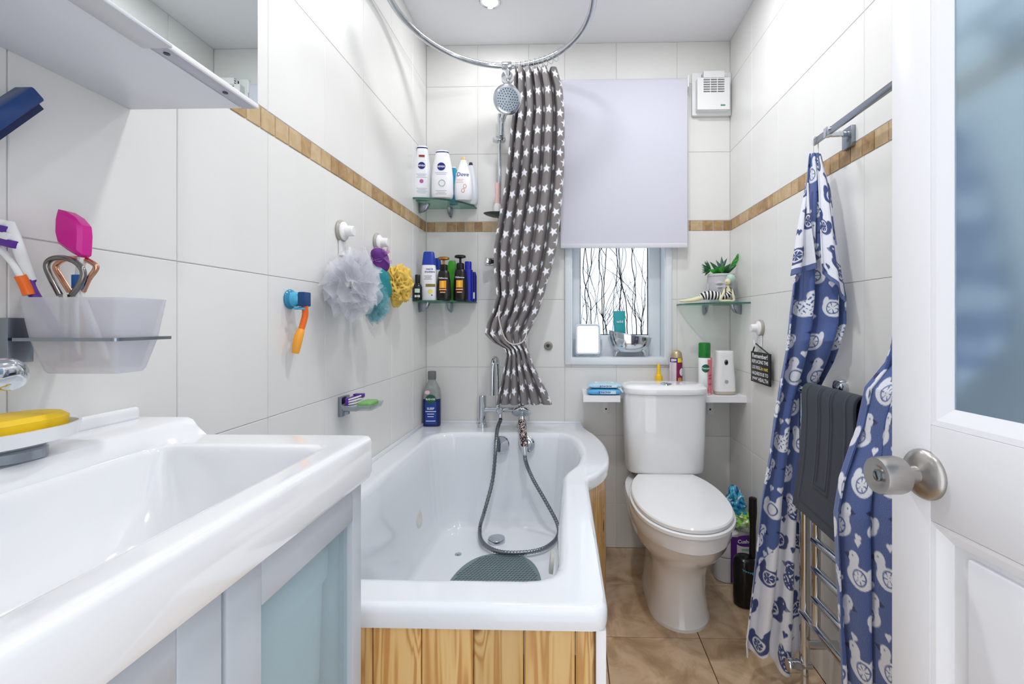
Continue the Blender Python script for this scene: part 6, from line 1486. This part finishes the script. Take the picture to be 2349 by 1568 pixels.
# striped suit: loft along the reclining torso with alternating rings
ax_ = cr([fp(1606, 683, .004), fp(1616, 678, .002), fp(1630, 677, 0), fp(1645, 678, 0), fp(1656, 679, -.001), fp(1667, 676, -.002), fp(1674, 668, -.002)], 8)
rad_ = [float(np.interp(i / (len(ax_) - 1), [0, .1, .3, .5, .65, .85, 1], [.008, .0165, .0205, .018, .0150, .0165, .0115])) for i in range(len(ax_))]
mk_ = MB(); mk2 = MB()
for i in range(len(ax_) - 1):
    (mk_ if (i // 2) % 2 == 0 else mk2).tube([ax_[i], ax_[i + 1]], [rad_[i], rad_[i + 1]], 20, caps=True)
for m_ in (mk_, mk2):
    for v_ in m_.v: v_.z = max(v_.z, zp_ + .0003)
part('suit_black_stripes', mk_, BLACK, fg); part('suit_white_stripes', mk2, mat('suit_white', (238, 238, 236), .45), fg)
part('suit_strap', MB().tube(cr([fp(1665, 672, -.016), fp(1664, 662, -.012), fp(1670, 656, -.004)], 4), .0016, 6).tube(cr([fp(1677, 672, -.012), fp(1677, 662, -.010), fp(1671, 656, -.004)], 4), .0016, 6), BLACK, fg)

# ------------------------------------------------------------------ floor things right of the toilet
tr_ = P(1684, 1345, Z=0)
pkx0, pky0 = P(1667, 1335, Z=0).x, P(1680, 1340, Z=0).y
pk2 = thing('toilet_roll_pack', 'plastic wrapped pack of white toilet rolls with purple label on the floor', 'toilet rolls', (.70, pky0 + .06, 0))
wrap = m_glass('clear_wrap', (250, 250, 252), mix=.22, opac=(225, 228, 232), orough=.08)
rx0 = TX + .2045; RR = .052
for k in range(3):
    for q in range(2):
        if rx0 + RR + k * (2 * RR - .0) > XR - RR: continue
        ro = part('roll', MB().lathe([(.02, .0005), (RR - .003, .0005), (RR, .004), (RR, .098), (RR - .003, .101), (.02, .101), (.02, .0005)], Matrix.Translation((rx0 + RR + .002 + k * (2 * RR + .001), pky0 + RR + .004, .001 + q * .104)), 28, False, False), mat('tissue_paper', (240, 238, 234), .9), pk2)
wx1_ = XR - .004
part('wrapper', MB().box((rx0, pky0, 0.0004), (min(wx1_, rx0 + 2 * (2 * RR + .001) + .006), pky0 + 2 * RR + .008, .212), .012, 3), wrap, pk2)
PURP = mat('purple_print', (86, 36, 130), .4)
fy = pky0 - .0006; LMk = lambda x, z: frame((x, fy, z), (1, 0, 0), (0, 0, 1))
la = P(1676, 1300, Y=pky0).x; 
part('label_stripe', patch_mb((.026, .19), LMk(la + .013, .103)), PURP, pk2); part('label_field', patch_mb((.088, .19), LMk(la + .070, .103)), mat('pale_lilac_label', (226, 220, 232), .4), pk2)
part('label_cloud', patch_mb([(x * 1.0, y) for x, y in sellipse(.047, .024, 2.3, 30)], LMk(la + .066, .182), thick=.0006), PURP, pk2)
part('lettering', text_mb('Cushelle', LMk(la + .066, .180), width=.074, bold=.02, thick=.001), WINK, pk2)
part('green_mark', patch_mb((.05, .010), LMk(la + .07, .145), thick=.0006), mat('sage_print', (150, 190, 150), .5), pk2)
# crumpled bag on top
bgc = P(1694, 1175, Y=pky0 + .05)
bg = thing('plastic_bag', 'crumpled blue and green plastic packet on top of the toilet roll pack', 'bag', (bgc.x, pky0 + .055, .213))
def bagm(ca, cb__, r0, r1, seed, m, nm):
    q = random.Random(seed); rings = []
    for k in range(27):
        f = k / 26; c_ = Vector(ca) * (1 - f) + Vector(cb__) * f; rr_ = (r0 + (r1 - r0) * f) * (math.sin(PI * (.1 + .86 * f)) ** .5); ring_ = []
        for j in range(56):
            a = 2 * PI * j / 56; n = mnoise.noise(Vector((math.cos(a) * 2, math.sin(a) * 2, f * 6 + seed))) * .55 + mnoise.noise(Vector((math.cos(a) * 5, math.sin(a) * 5, f * 12 + seed))) * .3
            p = c_ + Vector((math.cos(a), math.sin(a) * .9, 0)) * rr_ * (1 + n)
            p.x = min(p.x, XR - .003); p.z = max(p.z, .2135); ring_.append(p)
        rings.append(ring_)
    return part(nm, MB().loft(rings), m, bg, sharp=70)
def m_film(name, stops, sc):
    m = bpy.data.materials.new(name); m.use_nodes = True; N = m.node_tree.nodes; L = m.node_tree.links
    tc = N.new('ShaderNodeTexCoord'); n = N.new('ShaderNodeTexNoise'); n.inputs['Scale'].default_value = sc; n.inputs['Detail'].default_value = 1; n.inputs['Distortion'].default_value = 1.5
    L.new(tc.outputs['Object'], n.inputs['Vector']); r = ramp(N, stops); L.new(n.outputs['Fac'], r.inputs[0]); b_ = N['Principled BSDF']; L.new(r.outputs[0], b_.inputs['Base Color']); b_.inputs['Roughness'].default_value = .15; return m
c1 = P(1702, 1215, Y=pky0 + .05); c2 = P(1698, 1165, Y=pky0 + .05); c3 = P(1682, 1113, Y=pky0 + .06)
bagm((c1.x, pky0 + .055, .2135), c2, .050, .034, 4, m_film('lime_film', [(.36, (60, 160, 200)), (.42, (150, 206, 60)), (.58, (170, 214, 80)), (.64, (232, 240, 240))], 26), 'lime_side')
bagm((c2.x - .004, pky0 + .05, c2.z - .035), c3, .036, .030, 9, m_film('turquoise_film', [(.34, (24, 70, 150)), (.44, (40, 150, 190)), (.56, (70, 180, 206)), (.62, (226, 238, 244))], 24), 'blue_side')
bagm((c1.x + .012, pky0 + .035, .214), (c1.x + .006, pky0 + .04, .26), .045, .030, 15, wrap, 'clear_side')
# toilet brush
tbx = P(1717, 1398, Z=0); 
tbr = thing('toilet_brush', 'black toilet brush standing in its black holder beside the toilet', 'toilet brush', (tbx.x, tbx.y + .04, 0))
c_ = (tbx.x, tbx.y + .040, 0)
part('holder', MB().lathe([(.036, .0005), (.041, .004), (.043, .03), (.043, .155), (.040, .172), (.030, .183), (.018, .186)], Matrix.Translation(c_), 32), mat('black_gloss', (12, 12, 13), .2), tbr)
hx_ = P(1727, 1200, Y=c_[1]).x; ht = P(1727, 1140, Y=c_[1]).z
part('handle', MB().tube([(hx_ - .002, c_[1], .178), (hx_ - .001, c_[1], .25), (hx_, c_[1], .30), (hx_, c_[1], ht - .06), (hx_, c_[1], ht - .003), (hx_, c_[1], ht)], [.012, .0125, .0115, .0155, .0150, .010], 18), BLACK, tbr)
mb = MB(); mb.smooth = False
zig = [(-.022, .006), (.022, .012)]
pts_ = [(-.024, .014), (-.018, .004), (-.014, .009), (-.010, .001), (-.006, .006), (-.002, -.001), (.002, .004), (.006, -.004), (.010, .001), (.014, -.007), (.020, -.009), (.020, .001), (.0, .009)]
part('blue_mark', patch_mb(pts_, frame((c_[0], c_[1] - .0436, .140), (1, 0, 0), (0, 0, 1)), R=.0436), mat('blue_mark', (70, 150, 190), .4), tbr)
